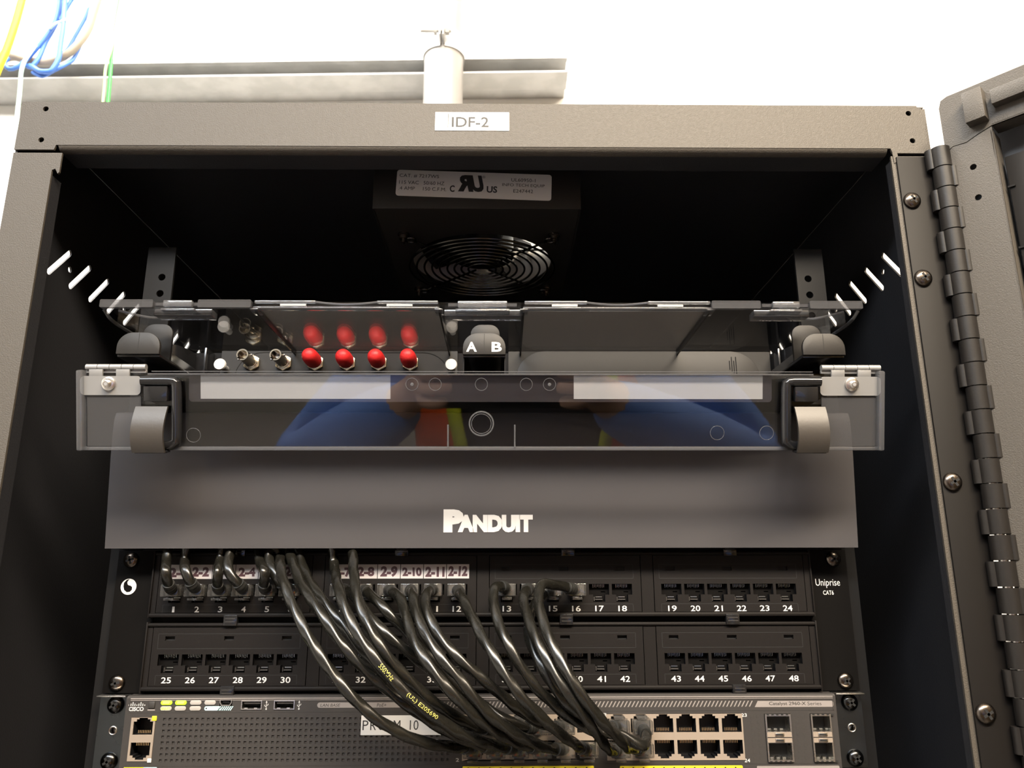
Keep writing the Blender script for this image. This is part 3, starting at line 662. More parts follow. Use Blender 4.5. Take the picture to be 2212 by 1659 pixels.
# ================================================================== NETWORK SWITCH
sw = thing('network_switch', 'grey 24-port network switch with lit green lamps and white sticker', 'network switch', (0, 100, -88.9))
FY = -8.0
MB().box(-219, 219, 2, 250, -88.2, -45.4, 'switch_dark', .5).build('chassis', sw)
BX = [(-12.4, 69.4), (77.0, 162.2)]
f = MB()
holes = [rect(-217.4, -202.2, -82.4, -57.2)]+[rect(a, b, -83.0, -56.2) for a, b in BX]+[rect(176.0, 192.4, -84.2, -56.4), rect(204.6, 217.6, -84.2, -56.4),
         rect(-150.3, -137.2, -53.1, -47.5), rect(-130.0, -116.9, -53.1, -47.5), rect(-163.8, -155.9, -50.9, -46.9), rect(-198.6, -17.2, -83.2, -56.8)]
f.plate([(-221.6, -88.6), (221.8, -88.6), (221.8, -46.2), (-221.6, -46.2)], holes, FY, FY+3, 'y', 'switch')
f.prism([(FY, -46.2), (FY+1.2, -45.0), (2, -44.7), (2, -47), (FY+2, -47)], -221.6, 221.8, 'x', 'switch'); f.box(-219, 220, FY-.35, FY+.4, -46.75, -46.15, 'switch_light'); f.box(-219, 220, FY-.3, FY+.4, -47.6, -47.25, 'switch_light')  # the two pale strips imitate a highlight along the top edge
for a, b, z0, z1 in ((-219, 220, -54.6, -54.3), (-219.8, -219.4, -54.6, -47.6), (219.6, 220, -54.6, -47.6), (-219, 220, -85.2, -84.9)): f.box(a, b, FY-.12, FY+.2, z0, z1, 'switch_dark')
# perforated field
f.box(-198.6, -17.2, FY+.7, FY+1.1, -83.2, -56.8, 'switch')
nx, nz = 53, 8; xs = [-198.6]; zs = [-83.2]
for i in range(nx): c = -196.9+i*3.38; xs += [c-.82, c+.82]
xs += [-17.2]
for j in range(nz): c = -82.0+j*3.36; zs += [c-.78, c+.78]
zs += [-56.8]
vs = [(x, FY+.001, z) for x in xs for z in zs]; n = len(zs); fs = []
for i in range(len(xs)-1):
    for j in range(n-1):
        if i % 2 == 1 and j % 2 == 1: continue
        fs.append((i*n+j, (i+1)*n+j, (i+1)*n+j+1, i*n+j+1))
f.add(vs, fs, 'switch', False)
hv = []; hf = []
for i in range(nx):
    for j in range(nz):
        a, b, c, d_ = xs[2*i+1], xs[2*i+2], zs[2*j+1], zs[2*j+2]; k = len(hv)
        hv += [(a, FY, c), (b, FY, c), (b, FY, d_), (a, FY, d_), (a, FY+.7, c), (b, FY+.7, c), (b, FY+.7, d_), (a, FY+.7, d_)]
        hf += [(k, k+1, k+5, k+4), (k+1, k+2, k+6, k+5), (k+2, k+3, k+7, k+6), (k+3, k, k+4, k+7)]
f.add(hv, hf, 'switch_dark', False)
for cx in (168.0, 172.0, 196.2, 200.0):
    for j in range(8): f.box(cx-.8, cx+.8, FY-.06, FY+.1, -82.6+j*3.4, -81.0+j*3.4, 'switch_dark')
T = FY-.08
f.prism(rrect(-103, -30, -52.1, -49.0, 1.5), T, FY, 'y', 'switch_light')
f.text('LAN BASE', -100.9, -88.8, -51.5, -49.7, T-.03, 'switch_dark', .01, .2); f.text('LINK', -78.5, -70.8, -51.5, -49.7, T-.03, 'switch_dark', .01, .2); f.text('PoE+', -65.8, -60.0, -51.6, -49.6, T-.03, 'switch_dark', .01, .2)
for k in range(83):
    x = -26+k*2.38
    if x < 168.5: f.prism([(x, -52.3), (x+.75, -52.3), (x+2.75, -48.9), (x+2.0, -48.9)], T, FY, 'y', 'switch_light')
f.prism([(170.5, -52.6), (219.2, -52.6), (220.2, -51.9), (220.2, -49.7), (219.2, -49.0), (172.6, -49.0)], T, FY, 'y', 'switch_light')
f.text('Catalyst 2960-X', 179.6, 202.8, -52.1, -49.5, T-.03, 'switch_dark', .012); f.text('Series', 203.8, 212.6, -51.6, -49.5, T-.03, 'switch_dark')
f.text('CISCO', -219.6, -210.4, -53.6, -51.2, T, 'print', .03)
for k, h in enumerate((.5, 1.0, 1.9, 1.0, .5, 1.0, 1.9, 1.0, .5)): f.box(-220.0+k*1.22, -219.55+k*1.22, T, FY, -50.3-(.25 if h < .9 else .4), -50.3+h, 'print')
f.box(-208, -203.4, T, FY, -53.4, -52.6, 'switch_light')
for x in (-134.6, -114.3):
    f.box(x-.15, x+.15, T, FY, -52.6, -48.6, 'print'); f.prism([(x-.6, -49), (x+.6, -49), (x, -47.8)], T, FY, 'y', 'print'); f.cyl((x, T, -52.7), (x, FY, -52.7), .5, 'print', n=12)
    for q, z in ((-1, -50.8), (1, -50.2)): f.prism([(x, z-.9), (x+q*1.2, z-.1), (x+q*1.2, z+.6), (x+q*.9, z+.6), (x+q*.9, z), (x, z-.5)], T, FY, 'y', 'print')
for s, x, z in (('1', -14.6, -57.6), ('13', 75.6, -57.8), ('2', -15.2, -83.2), ('23', 163.4, -58.2), ('24', 163.4, -84.2)):
    w = .9 if s == '1' else 1.5*len(s)+.4; f.box(x-w/2-.6, x+w/2+.6, T+.02, FY, z-.4, z+2.4, 'switch_dark'); f.text(s, x-w/2, x+w/2, z, z+2.0, T-.05, 'print', .01)
f.build('front_bezel', sw)
# stickers below the ports, and the white sticker
t = MB(); t.prism(rrect(-12.0, 68.6, -88.4, -85.8, .6), FY-.4, FY-.02, 'y', 'yellow_tape'); t.prism(rrect(84.6, 160.2, -88.6, -86.0, .6), FY-.4, FY-.02, 'y', 'yellow_tape')
for k in range(12): t.box(-9+k*6.6, -8+k*6.6, FY-.45, FY-.38, -87.3, -86.5, 'ink'); t.box(86+k*6.3, 87+k*6.3, FY-.45, FY-.38, -87.5, -86.7, 'ink')
t.build('yellow_label', sw)
t = MB(); t.box(-218.5, -206.5, FY-.4, FY-.02, -88.4, -85.6, 'yellow_tape'); t.box(-206.5, -198.5, FY-.4, FY-.02, -88.4, -85.6, 'cyan_tape'); t.build('two_tone_label', sw)
t = MB(); t.prism(rrect(169, 220, -88.5, -86.4, .6), FY-.3, FY-.02, 'y', 'switch_light'); t.build('grey_label', sw)
t = MB(); t.box(-75.2, -25.5, FY-.5, FY-.05, -67.9, -56.6, 'white')
for i, ch in enumerate('PROOM'): t.text(ch, -74.2+i*4.8, -70.6+i*4.8+(.6 if ch == 'M' else 0), -65.0, -59.4, FY-.55, 'ink')
t.text('10', -45.0, -39.6, -65.0, -59.4, FY-.55, 'ink'); t.build('white_sticker', sw)
# mode button, lamps, service ports
MB().box(-207.4, -203.6, FY-.9, FY+.5, -52.0, -48.0, 'switch_dark', .4).build('mode_button', sw)
for r_ in (0, 1):
    for c_, x in enumerate((-196.6, -187.7, -178.5, -169.6)):
        if r_ == 1 and c_ == 3: continue
        z = -48.8-3.35*r_; l = MB(); lit = (r_, c_) in ((0, 0), (0, 1), (1, 0))
        l.prism(rrect(x-3.5, x+3.5, z-1.3, z+1.3, 1.25, 6), FY-.5, FY+.3, 'y', 'lamp_on' if lit and r_ == 0 else 'lamp_off', .15)
        if lit and r_ == 0: l.prism([(x-2.4, z-.6), (x+1.7, z-.6), (x+2.4, z+.9), (x-2.0, z+.9)], FY-.56, FY-.5, 'y', 'lamp_hot')
        if lit and r_ == 1: l.text('MAST', x-2.8, x+2.8, z-.8, z+.9, FY-.56, 'lamp_hot', .03, .2)
        o = l.build('status_lamp', sw)
        if lit: o['label'] = 'lit green status lamp'
l = MB(); l.prism(rrect(-172.8, -163.0, -53.4, -51.0, 1.0), FY-.3, FY, 'y', 'cyan_tape'); l.text('CONSOLE', -170.6, -165.0, -52.7, -51.7, FY-.34, 'lamp_off'); l.cyl((-171.6, FY-.36, -52.2), (-171.6, FY, -52.2), .5, 'switch_dark', n=12)
for k in range(7): l.prism([(-164.6+k*1.25, -53.4), (-164.0+k*1.25, -53.4), (-162.4+k*1.25, -51.0), (-163.0+k*1.25, -51.0)], FY-.3, FY, 'y', 'cyan_tape')
l.build('console_label', sw)
u = MB(); mini = [(-163.6, -47.0), (-156.1, -47.0), (-156.1, -48.8), (-157.2, -50.7), (-162.5, -50.7), (-163.6, -48.8)]
u.plate(mini, [[(-163.1, -47.5), (-156.6, -47.5), (-156.6, -48.7), (-157.5, -50.2), (-162.2, -50.2), (-163.1, -48.7)]], FY-.5, FY+6, 'y', 'steel'); u.box(-163, -156.7, FY+3, FY+5, -50.3, -47.4, 'hole'); u.box(-162, -158, FY+.4, FY+3, -48.9, -48.3, 'jack'); u.build('mini_usb_port', sw)
for x0 in (-150.2, -129.9):
    u = MB(); u.plate(rect(x0, x0+12.9, -53.0, -47.6), [rect(x0+.6, x0+12.3, -52.4, -48.2)], FY-.5, FY+9, 'y', 'steel'); u.box(x0+.5, x0+12.4, FY+7, FY+9, -52.5, -48.1, 'hole'); u.box(x0+1.6, x0+11.6, FY+.6, FY+7, -49.8, -48.4, 'switch_dark'); u.box(x0+2, x0+4, FY, FY+1, -52.4, -51.9, 'steel'); u.box(x0+8, x0+10, FY, FY+1, -52.4, -51.9, 'steel'); u.build('usb_port', sw)
# RJ45 openings
def rj(x, zb, up, w=6.1, h=8.1):
    d_ = 1 if up else -1
    return [(x-w, zb), (x+w, zb), (x+w, zb+d_*h), (x+4.2, zb+d_*h), (x+4.2, zb+d_*(h+1.3)), (x+2.6, zb+d_*(h+1.3)), (x+2.6, zb+d_*(h+2.4)), (x-2.6, zb+d_*(h+2.4)), (x-2.6, zb+d_*(h+1.3)), (x-4.2, zb+d_*(h+1.3)), (x-4.2, zb+d_*h), (x-w, zb+d_*h)]
def rj_cavity(mb, Q, x, zb, up):
    n = len(Q); mb.add([(u, FY+.4, w) for u, w in Q]+[(u, FY+12, w) for u, w in Q], [(i, (i+1) % n, n+(i+1) % n, n+i) for i in range(n)], 'jack', False)
    zs_ = [w for _, w in Q]; mb.box(x-6.3, x+6.3, FY+11.6, FY+12.4, min(zs_)-.2, max(zs_)+.2, 'hole')
    d_ = 1 if up else -1
    for k in range(8):
        xx = x-3.6+k*1.03; a, b_ = sorted((zb+d_*.5, zb+d_*2.2)); mb.box(xx-.2, xx+.2, FY+2.5, FY+3.2, a, b_, 'gold')
    return mb
LX = [-5.6+14.1*k for k in range(6)]; RX = [84.2+14.2*k for k in range(6)]
for (a, b_), cols in zip(BX, (LX, RX)):
    qs = [rj(x, -67.0, True) for x in cols]+[rj(x, -71.4, False) for x in cols]
    p = MB(); p.plate(rect(a, b_, -82.9, -56.4), qs, FY-.3, FY+.7, 'y', 'nickel' if 0 else 'portmetal'); bank = p.build('port_bank', sw)
    for k, x in enumerate(cols):
        rj_cavity(MB(), qs[k], x, -67.0, True).build('jack', bank); rj_cavity(MB(), qs[6+k], x, -71.4, False).build('jack', bank)
qs = [rj(-209.6, -67.2, True, 6.0, 7.6), rj(-209.9, -71.6, False, 6.0, 7.4)]
p = MB(); p.plate(rect(-217.2, -202.4, -82.2, -57.4), qs, FY-.3, FY+.7, 'y', 'portmetal'); p.box(-204.6, -201.6, FY-.6, FY, -59.2, -56.4, 'yellow_tape', .3); p.box(-204.8, -202.2, FY-.6, FY, -83, -80.6, 'white', .3); bank = p.build('management_port', sw)
rj_cavity(MB(), qs[0], -209.6, -67.2, True).build('jack', bank); rj_cavity(MB(), qs[1], -209.9, -71.6, False).build('jack', bank)
for x0, x1 in ((176.2, 192.2), (204.8, 217.4)):
    p = MB(); p.plate(rect(x0, x1, -84.0, -56.6), [rect(x0+.9, x1-.9, -66.6, -57.8), rect(x0+.9, x1-.9, -82.8, -73.2)], FY-1.2, FY+11, 'y', 'steel')
    p.box(x0+.8, x1-.8, FY+8, FY+11, -83, -57.6, 'hole'); p.box(x0+.4, x1-.4, FY-1.4, FY-1.1, -72.9, -67.0, 'portmetal'); p.box(x0+.4, x1-.4, FY-1.5, FY-1.3, -70.2, -69.8, 'jack')
    c = (x0+x1)/2
    for z in (-68.3, -71.6): p.box(c-2.8, c+2.8, FY-1.9, FY-1.3, z-.9, z+.9, 'steel', .1); p.box(c-2.2, c+2.2, FY-2.0, FY-1.8, z-.5, z+.5, 'hole')
    for k in range(5):
        for z in (-56.9, -83.7): p.box(x0+1+k*3.0, x0+2.4+k*3.0, FY-1.35, FY-1.1, z-.4, z+.4, 'hole')
    for k in range(3): p.box(x0+2+k*3.8, x0+4+k*3.8, FY+1, FY+4, -82.6, -81.4, 'contact'); p.box(x0+2+k*3.8, x0+4+k*3.8, FY+2, FY+4, -66.2, -65.2, 'contact')
    p.build('module_cage', sw)
for s in (-1, 1):
    p = MB(); x0, x1 = sorted((s*221.2, s*240.2)); hx = -230.2 if s < 0 else 232.4
    p.plate(rect(x0, x1, -88.6, -44.6), [circ(hx, -65.6, 2.0, 16)], FY+5, FY+7.2, 'y', 'ear')
    p.box(x0+(0 if s < 0 else 1), x1-(1 if s < 0 else 0), FY-1, FY+6, -45.4, -44.6, 'steel', .2); p.box(hx-2.2, hx+2.2, FY+9, FY+9.4, -68, -63, 'steel')
    p.tube([(hx+2.3*math.cos(2*math.pi*k/20), FY+4.9, -65.6+2.3*math.sin(2*math.pi*k/20)) for k in range(20)], .45, 'steel', 8, closed=True)
    br = p.build('mounting_bracket', sw)
    for z in (-50.6, -83.0): q = MB(); pan_screw(q, hx, FY+5, z, 5.2, 'screw_black', .9 if s > 0 else .5, 3.6); q.build('screw', br)

# ================================================================== PATCH CABLES
CAB = {
 1: [[-200.4, -4, 18.6], [-198.2, -17.5, 21], [-198.2, -26, 30.2], [-202.5, -16.4, 37.1], [-202.6, -12, 49.3], [-194.3, -8.1, 59.6], [-182.4, -7.1, 63.4], [-169.4, -7.3, 64.8], [-157.2, -7.1, 63.2], [-145.3, -11.2, 57.6], [-137.8, -13.8, 48.7], [-132.4, -10.7, 40.6], [-127.9, -23, 35.6], [-124.4, -33.8, 31.1], [-119.5, -43.4, 24.2], [-113.8, -50.3, 15.6], [-107.4, -56, 6.2], [-100.3, -60.3, -3.6], [-92.4, -63.3, -13.9], [-83.6, -65, -24.5], [-75.1, -66, -33.6], [-66.1, -65.7, -42.3], [-56.7, -63.7, -50], [-46.5, -59.7, -56.7], [-35.7, -53.7, -62.4], [-26, -45.1, -66.5], [-17.8, -35.5, -69.4], [-11, -26, -71.8], [-6.6, -13.3, -74.8], [-5.6, -10, -75.6]],
 2: [[-185.3, -4, 18.6], [-183.4, -20, 22.6], [-187.5, -22.3, 31.4], [-192.8, -12, 37.6], [-191.4, -12.1, 52.1], [-186.1, -13, 65.1], [-175.7, -12, 69.6], [-163.3, -8, 70.8], [-148.4, -7.3, 66.6], [-136.6, -13.8, 62.3], [-127.1, -13.8, 53.9], [-126.1, -11.4, 43.6], [-121.3, -19.9, 36.5], [-115.7, -29.4, 29.3], [-110.4, -38, 23.1], [-102.9, -46.9, 15.5], [-95.4, -52.9, 7.9], [-87.7, -57, -0.7], [-79.4, -59.7, -10.3], [-70.2, -60.3, -19.8], [-60, -59.6, -28.9], [-49.1, -58, -37.7], [-38.7, -55.9, -45.6], [-29.1, -51.6, -52.6], [-20.4, -45.6, -58.8], [-11.4, -38, -64.4], [-2.8, -29.4, -69.3], [4.8, -19.1, -73.3], [8.5, -10, -75.6]],
 3: [[-170.3, -4, 18.6], [-167.9, -17.5, 21], [-165.3, -27, 29.8], [-169.2, -13.1, 38.2], [-168.2, -12, 52.3], [-163, -13.8, 64.1], [-153.8, -13, 76.4], [-141.9, -12.5, 77.8], [-128, -13.8, 71.3], [-120.2, -11.3, 59], [-120.2, -10.6, 46.5], [-117.2, -14.7, 36.2], [-111.1, -23.9, 28.2], [-104.4, -31.9, 20.8], [-97, -38.6, 14.1], [-88.6, -44.1, 5.9], [-79.9, -47.8, -2.9], [-71.5, -49.7, -11.8], [-62.8, -50.4, -20.7], [-53.5, -49.6, -29.9], [-43.7, -46.9, -39.7], [-34.7, -42.5, -48], [-26.1, -36.3, -54.7], [-17.4, -28.3, -59.9], [-10.3, -18.2, -62.1], [-5.6, -10, -62.6]],
 4: [[-155.2, -4, 18.6], [-153.3, -20, 22], [-159.9, -22.8, 30.4], [-163, -16.4, 40], [-160.2, -11.3, 50.3], [-153.3, -13.8, 61.6], [-143.4, -13.8, 71.6], [-125.7, -7.4, 70.5], [-112.8, -12, 68.6], [-102.9, -12, 62.2], [-98.9, -11.4, 49], [-96.7, -12, 36], [-93.7, -21.5, 31.1], [-89.7, -35, 26.2], [-86, -46.9, 21.5], [-81.3, -56.4, 13.8], [-76.1, -61.6, 5.1], [-69.3, -66, -4.7], [-60.9, -68.7, -14.8], [-52.4, -68.9, -24.4], [-43.2, -67.7, -33.7], [-33.7, -65.8, -42], [-24.1, -61.6, -49.7], [-14.4, -55.3, -56.8], [-5.1, -48.2, -62.6], [3.8, -40.1, -66.9], [11.4, -29.9, -70.7], [17.9, -18.7, -73.7], [22.6, -10, -75.6]],
 5: [[-140.1, -4, 18.6], [-138.7, -17.5, 20.9], [-136.5, -26.8, 29.9], [-143.6, -13.7, 36.5], [-147.2, -8.2, 46.9], [-142, -5, 57.8], [-137.3, -5, 73.9], [-126.7, -11.7, 79.8], [-114.3, -12.2, 80.5], [-102.3, -12, 78.5], [-91.7, -12, 72.6], [-87.4, -10.7, 62], [-85.9, -10.6, 49.2], [-83.5, -17.8, 41.1], [-80.7, -29.3, 34.5], [-78.1, -40, 28.5], [-74.7, -49.4, 19.4], [-70.5, -56.2, 9.5], [-63.8, -62.1, -1.4], [-56.6, -64.3, -11.4], [-48.2, -63.5, -21.6], [-38.6, -60, -31.4], [-29.3, -56.5, -39.8], [-20.4, -51.1, -47], [-12.4, -44, -52.8], [-5, -36.4, -57.5], [1.1, -23.5, -61.8], [7.2, -13.2, -62.3], [8.5, -10, -62.6]],
 6: [[-125.1, -4, 18.6], [-126, -20, 21.9], [-132.5, -20.9, 30.1], [-138.4, -13.7, 40.4], [-135.6, -10.6, 54.1], [-132.4, -10, 64.3]],
 7: [[-92.6, -4, 18.6], [-87.7, -17, 18.9], [-79.4, -26.1, 14.8], [-71.5, -33.4, 7], [-63.1, -39.4, -0.8], [-52.5, -42.4, -9.5], [-42, -41.3, -17.4], [-32.7, -37.2, -25.4], [-23.6, -34, -34.6], [-13.7, -32.5, -44.2], [-2.7, -29.5, -52.6], [8.3, -24.5, -59.6], [18.1, -19.4, -62.1], [22.6, -10, -62.6]],
 8: [[-77.5, -4, 18.6], [-73.5, -18.7, 18.2], [-64.5, -30, 11.9], [-55.1, -34, 3.3], [-45.5, -31.1, -5.9], [-36.7, -27.5, -15.1], [-28.2, -26.2, -23.9], [-18.9, -25.9, -33.1], [-8.7, -26, -42.2], [2.9, -25.2, -49.8], [14.3, -28, -56], [25.4, -23.2, -61], [33.5, -15.2, -62.5], [36.7, -10, -62.6]],
 9: [[-62.5, -4, 18.6], [-58.4, -17.4, 18.3], [-52.1, -28.8, 15.5], [-47.3, -38.7, 9], [-42.8, -47.9, -1.1], [-37.3, -56.2, -11.6], [-29, -62, -21.8], [-18.6, -64.3, -33.3], [-8.6, -62.3, -43.3], [0.4, -56.6, -51.9], [9.1, -49.7, -59.1], [16.8, -39.9, -65], [24.1, -30.7, -69.3], [30.8, -20.7, -72.9], [36.7, -10, -75.6]],
 10: [[-47.4, -4, 18.6], [-45.6, -18.8, 18.4], [-42.7, -32.4, 15.1], [-39.8, -42.6, 8.1], [-35.4, -50.1, -0.9], [-29.2, -55.9, -9.9], [-21.4, -60.2, -19.6], [-11.4, -62, -29.5], [-3.2, -62.1, -39.3], [5.5, -58.9, -48.6], [14.5, -53.6, -56], [23.3, -47.6, -62], [31.7, -40, -67.2], [39.4, -30.7, -71.2], [45.8, -20.7, -74], [50.8, -10, -75.6]],
 11: [[-32.3, -4, 18.6], [-33.2, -18.8, 18.8], [-34.6, -32.4, 15.5], [-33.1, -42.4, 8.1], [-28.5, -48.9, -1], [-21.2, -54.1, -10.4], [-11.2, -57, -19.9], [0.4, -56.6, -29.2], [10.4, -53.5, -37.7], [18.8, -48.6, -45.1], [26.6, -41.8, -51.5], [35.1, -34.5, -57], [43.2, -25.3, -60.9], [49.3, -13.1, -62.3], [50.8, -10, -62.6]],
 12: [[-17.2, -4, 18.6], [-15.3, -18.9, 17.6], [-11.4, -33, 12.5], [-5.9, -44, 3.9], [-0.4, -53, -5.5], [5.7, -60, -14.4], [13.6, -64.9, -26], [22.5, -66.4, -37.6], [31.4, -63.4, -46.5], [40.3, -56.5, -55.2], [47.9, -47.5, -62.1], [54.2, -37.4, -67.6], [58.7, -26.6, -71.9], [62.9, -15.5, -74.6], [64.9, -10, -75.6]],
 13: [[15.2, -4, 18.6], [12.7, -17.9, 20.6], [7.6, -30.9, 19.5], [7.3, -40, 10.6], [10.1, -48.1, 0.6], [15.5, -56, -10.9], [23.4, -58.2, -23.8], [33, -56.9, -35.7], [43.1, -53, -45.1], [53.3, -48.4, -53.1], [66.6, -45.9, -59.8], [80.9, -41.9, -62.3], [93.2, -40.7, -68.2], [98.2, -28, -66], [97.9, -13.4, -62.6], [98.4, -10, -62.6]],
 14: [[30.3, -4, 18.6], [28.2, -18.9, 19], [25.4, -32.9, 14.7], [26.9, -45, 5.2], [30.1, -54, -3.7], [34.5, -61, -13.4], [40.7, -66, -24.1], [47.3, -69, -33.9], [54.7, -69, -43.7], [61.9, -64, -53.6], [68, -55, -62.4], [72.7, -44.1, -68.4], [76.9, -32, -72.7], [81.1, -19.5, -74.6], [84.2, -10, -75.6]],
 15: [[45.3, -4, 18.6], [40.5, -16.9, 17.3], [32.9, -26.1, 10.3], [28.5, -34.8, 0.7], [28.9, -45.5, -9.9], [34.2, -54, -21.5], [40.1, -57, -31.7], [49.4, -56.3, -43.4], [58.5, -52.5, -50.3], [67.3, -40.1, -55.9], [74.8, -31.8, -59.7], [80.8, -19.7, -61.7], [84.2, -10, -62.6]],
 16: [[60.4, -4, 18.6], [55.3, -16.7, 19.6], [45.2, -26.5, 21.8], [36.1, -36.1, 21.8], [34.1, -46, 11.6], [36.2, -55, 1.2], [39.9, -62.7, -8.8], [45.4, -68.6, -19.5], [52.3, -72.6, -30.9], [60.6, -72, -42.6], [68.5, -67, -51.7], [75.1, -58.9, -58.5], [80.2, -51.9, -64], [85.9, -36.1, -70.4], [90.9, -27.8, -72.2], [95.9, -15.9, -74.4], [98.4, -10, -75.6]],
}
CLAB = {1: 'black patch cable rising from panel port 1 into the cable manager', 2: 'black patch cable rising from panel port 2 beside its 2-2 label',
 3: 'black patch cable rising from panel port 3 into the cable manager', 4: 'black patch cable rising from panel port 4 beside its 2-4 label',
 5: 'black patch cable rising from panel port 5 into the cable manager', 6: 'black patch cable rising from the panel port right of port 5',
 7: 'black patch cable from the panel port left of the one labelled 2-8', 8: 'black patch cable from the panel port labelled 2-8',
 9: 'black patch cable from the panel port labelled 2-9', 10: 'black patch cable from the panel port labelled 2-10',
 11: 'black patch cable from panel port 11, labelled 2-11', 12: 'black patch cable from panel port 12, labelled 2-12',
 13: 'black patch cable from panel port 13, looping over its left side', 14: 'black patch cable from the panel port between 13 and 15',
 15: 'black patch cable from panel port 15, running behind its neighbours', 16: 'black patch cable from panel port 16, arching left over port 15'}
CR_ = 3.05
def rj_plug(c, x, y0, y1, z, up):
    d_ = 1 if up else -1
    return MB().box(x-5.8, x+5.8, y0, y1, z-3.9, z+3.9, 'plug', .5).box(x-3.2, x+3.2, min(y0, y1), y1-1.5, *sorted((z+d_*4.6, z+d_*6.2)), 'plug', .3).box(x-5.0, x+5.0, y1-4, y1-3.6, z-3.4, z+3.4, 'plug')
for n_, pts in CAB.items():
    x0, _, z0 = pts[0]; px = PORTX[n_]
    P = [Vector(q) for q in pts]
    t = thing('patch_cable', CLAB[n_], 'network cable', (px, -3, 18.6), 'black patch cables between panel and switch')
    path = crom(P, 1.6)
    j = MB(); j.tube(path, CR_, 'cable', 20, twist=(3, .085, 21))
    if n_ == 4:                                       # printing along the jacket, on the side that faces the room
        F = frames(path); s_ = [0]
        for i in range(1, len(path)): s_.append(s_[-1]+(path[i]-path[i-1]).length)
        eye = Vector((12.97, -522.95, 24.65))
        for txt, target in (('550MHz', (-55, -21)), ('(UL) E205690', (-40, -36))):
            st = min((Vector((p.x-target[0], p.z-target[1])).length, i) for i, p in enumerate(path) if p.y < -30)[1]
            vs, fs, ax, bx, ay, by = text_shape(txt, .0); L = 1.75*len(txt); out = []
            for u, w in vs:
                s0 = s_[st]+(u-ax)/(bx-ax)*L; i = next((q for q in range(len(s_)-1) if s_[q+1] > s0), len(s_)-2)
                fr = (s0-s_[i])/(s_[i+1]-s_[i]); p = path[i].lerp(path[i+1], fr); tt = F[i][0]
                nn = (eye-p).normalized(); nn = (nn-tt*nn.dot(tt)).normalized(); bb = nn.cross(tt)
                h_ = ((w-ay)/(by-ay)-.5)*2.6; ang = h_/CR_+.02
                out.append(p+(nn*math.cos(ang)+bb*math.sin(ang))*(CR_*1.105))
            j.add(out, fs, 'yellow_print', False)
    j.build('jacket', t, angle=60)
    rj_plug(None, px, -13, -2.2, 18.7, False).build('plug', t)
    b = MB(); L = 0; k = 0
    while k < len(path)-1 and L < 17: L += (path[k+1]-path[k]).length; k += 1
    b.tube(crom(path[3:k+1], .55), CR_+.55, 'boot', 18, twist=(0, .055, 2.2)); b.build('strain_relief', t, angle=60)
    if n_ != 6:
        ex, _, ez = pts[-1]; upper = ez > -69; cols = LX+RX; ex = min(cols, key=lambda c: abs(c-ex)); ez = -62.6 if upper else -75.6
        rj_plug(None, ex, -19, -7.2, ez, upper).build('plug', t)
        L = 0; k = len(path)-1
        while k > 0 and L < 15: L += (path[k]-path[k-1]).length; k -= 1
        b = MB(); b.tube(crom(path[k:-2], .55), CR_+.55, 'boot', 18, twist=(0, .055, 2.2)); b.build('strain_relief', t, angle=60)

# ================================================================== ON THE WALL ABOVE THE CABINET
st = thing('strut_channel', 'galvanised steel strut channel running across the white wall', 'strut channel', (-300, 450, 740))
RS = Matrix.Translation((105.5, 0, 744)) @ Matrix.Rotation(-.0212, 4, 'Y')
c = MB(RS); LN = -1100
c.prism([(430, -15.3), (471, -15.3), (471, 15.3), (430, 15.3), (430, 7.8), (438, 7.8), (438, 12.8), (468, 12.8), (468, -12.7), (430, -12.7)], LN, -1.0, 'x', 'galv')
c.build('channel', st)
c = MB(RS); c.box(LN, -2.5, 471, WY, -15, 12, 'galv', .6); c.build('backing_channel', st)
pc = thing('conduit', 'thick grey metal conduit rising from the cabinet roof', 'conduit', (-70.5, 402, CT))
MB().cyl((-70.5, 402, CT), (-70.5, 402, 1250), 27.0, 'conduit', n=48, caps=True).build('pipe', pc)
MB().lathe([(34, 0), (34, 8), (29, 10), (29, 14), (27.2, 14)], (-70.5, 402, CT), (0, 0, 1), 'galv', 40).build('lock_nut', pc)
pk = thing('pipe_clamp', 'steel strut clamp bolted around the thick conduit', 'pipe clamp', (-70.5, 402, 740))
for s in (-1, 1):
    b = MB(); A0 = [math.radians(a) for a in range(6, 172, 8)]
    outer = [(-70.5+s*28.9*math.sin(a), 402-28.9*math.cos(a)) for a in A0]; inner = [(-70.5+s*27.15*math.sin(a), 402-27.15*math.cos(a)) for a in A0[::-1]]
    b.prism(outer+inner, 727, 757, 'z', 'galv'); b.box(*sorted((-70.5+s*1.4, -70.5+s*3.4)), 354, 374.5, 730, 754, 'galv', .4); b.box(*sorted((-70.5+s*4, -70.5+s*10)), 428, 432, 727, 757, 'galv', .3)
    b.build('strap_half', pk)
b = MB(); b.cyl((-99, 361, 741), (-58, 361, 741), 3.0, 'galv', n=16); b.cyl((-66, 361, 741), (-60.5, 361, 741), 6.0, 'galv', n=6); b.cyl((-77.5, 361, 741), (-81, 361, 741), 6.5, 'galv', n=20); b.build('bolt', pk)
def wire(name, label, cat, pts, r, mat, n=12, group=None):
    o = MB().tube(crom(pts, 4), r, mat, n).build(name, org=pts[0], angle=60); return tag(o, label, cat, group)
G = 'blue cables looped on the wall'
wire('blue_cable', 'blue cable hooking farthest left, beside the yellow cable', 'cable', [(-609.2, 392, 903.4), (-609.2, 392, 823.4), (-608.1, 392, 792.8), (-611.2, 392, 770.2), (-620.6, 392, 747.7), (-630.4, 392, 729.1), (-637.6, 390, 714.4), (-648.1, 389, 701.2), (-658.9, 389, 698.2), (-666.8, 390, 708.3), (-668, 396, 720)], 2.9, 'blue', group=G)
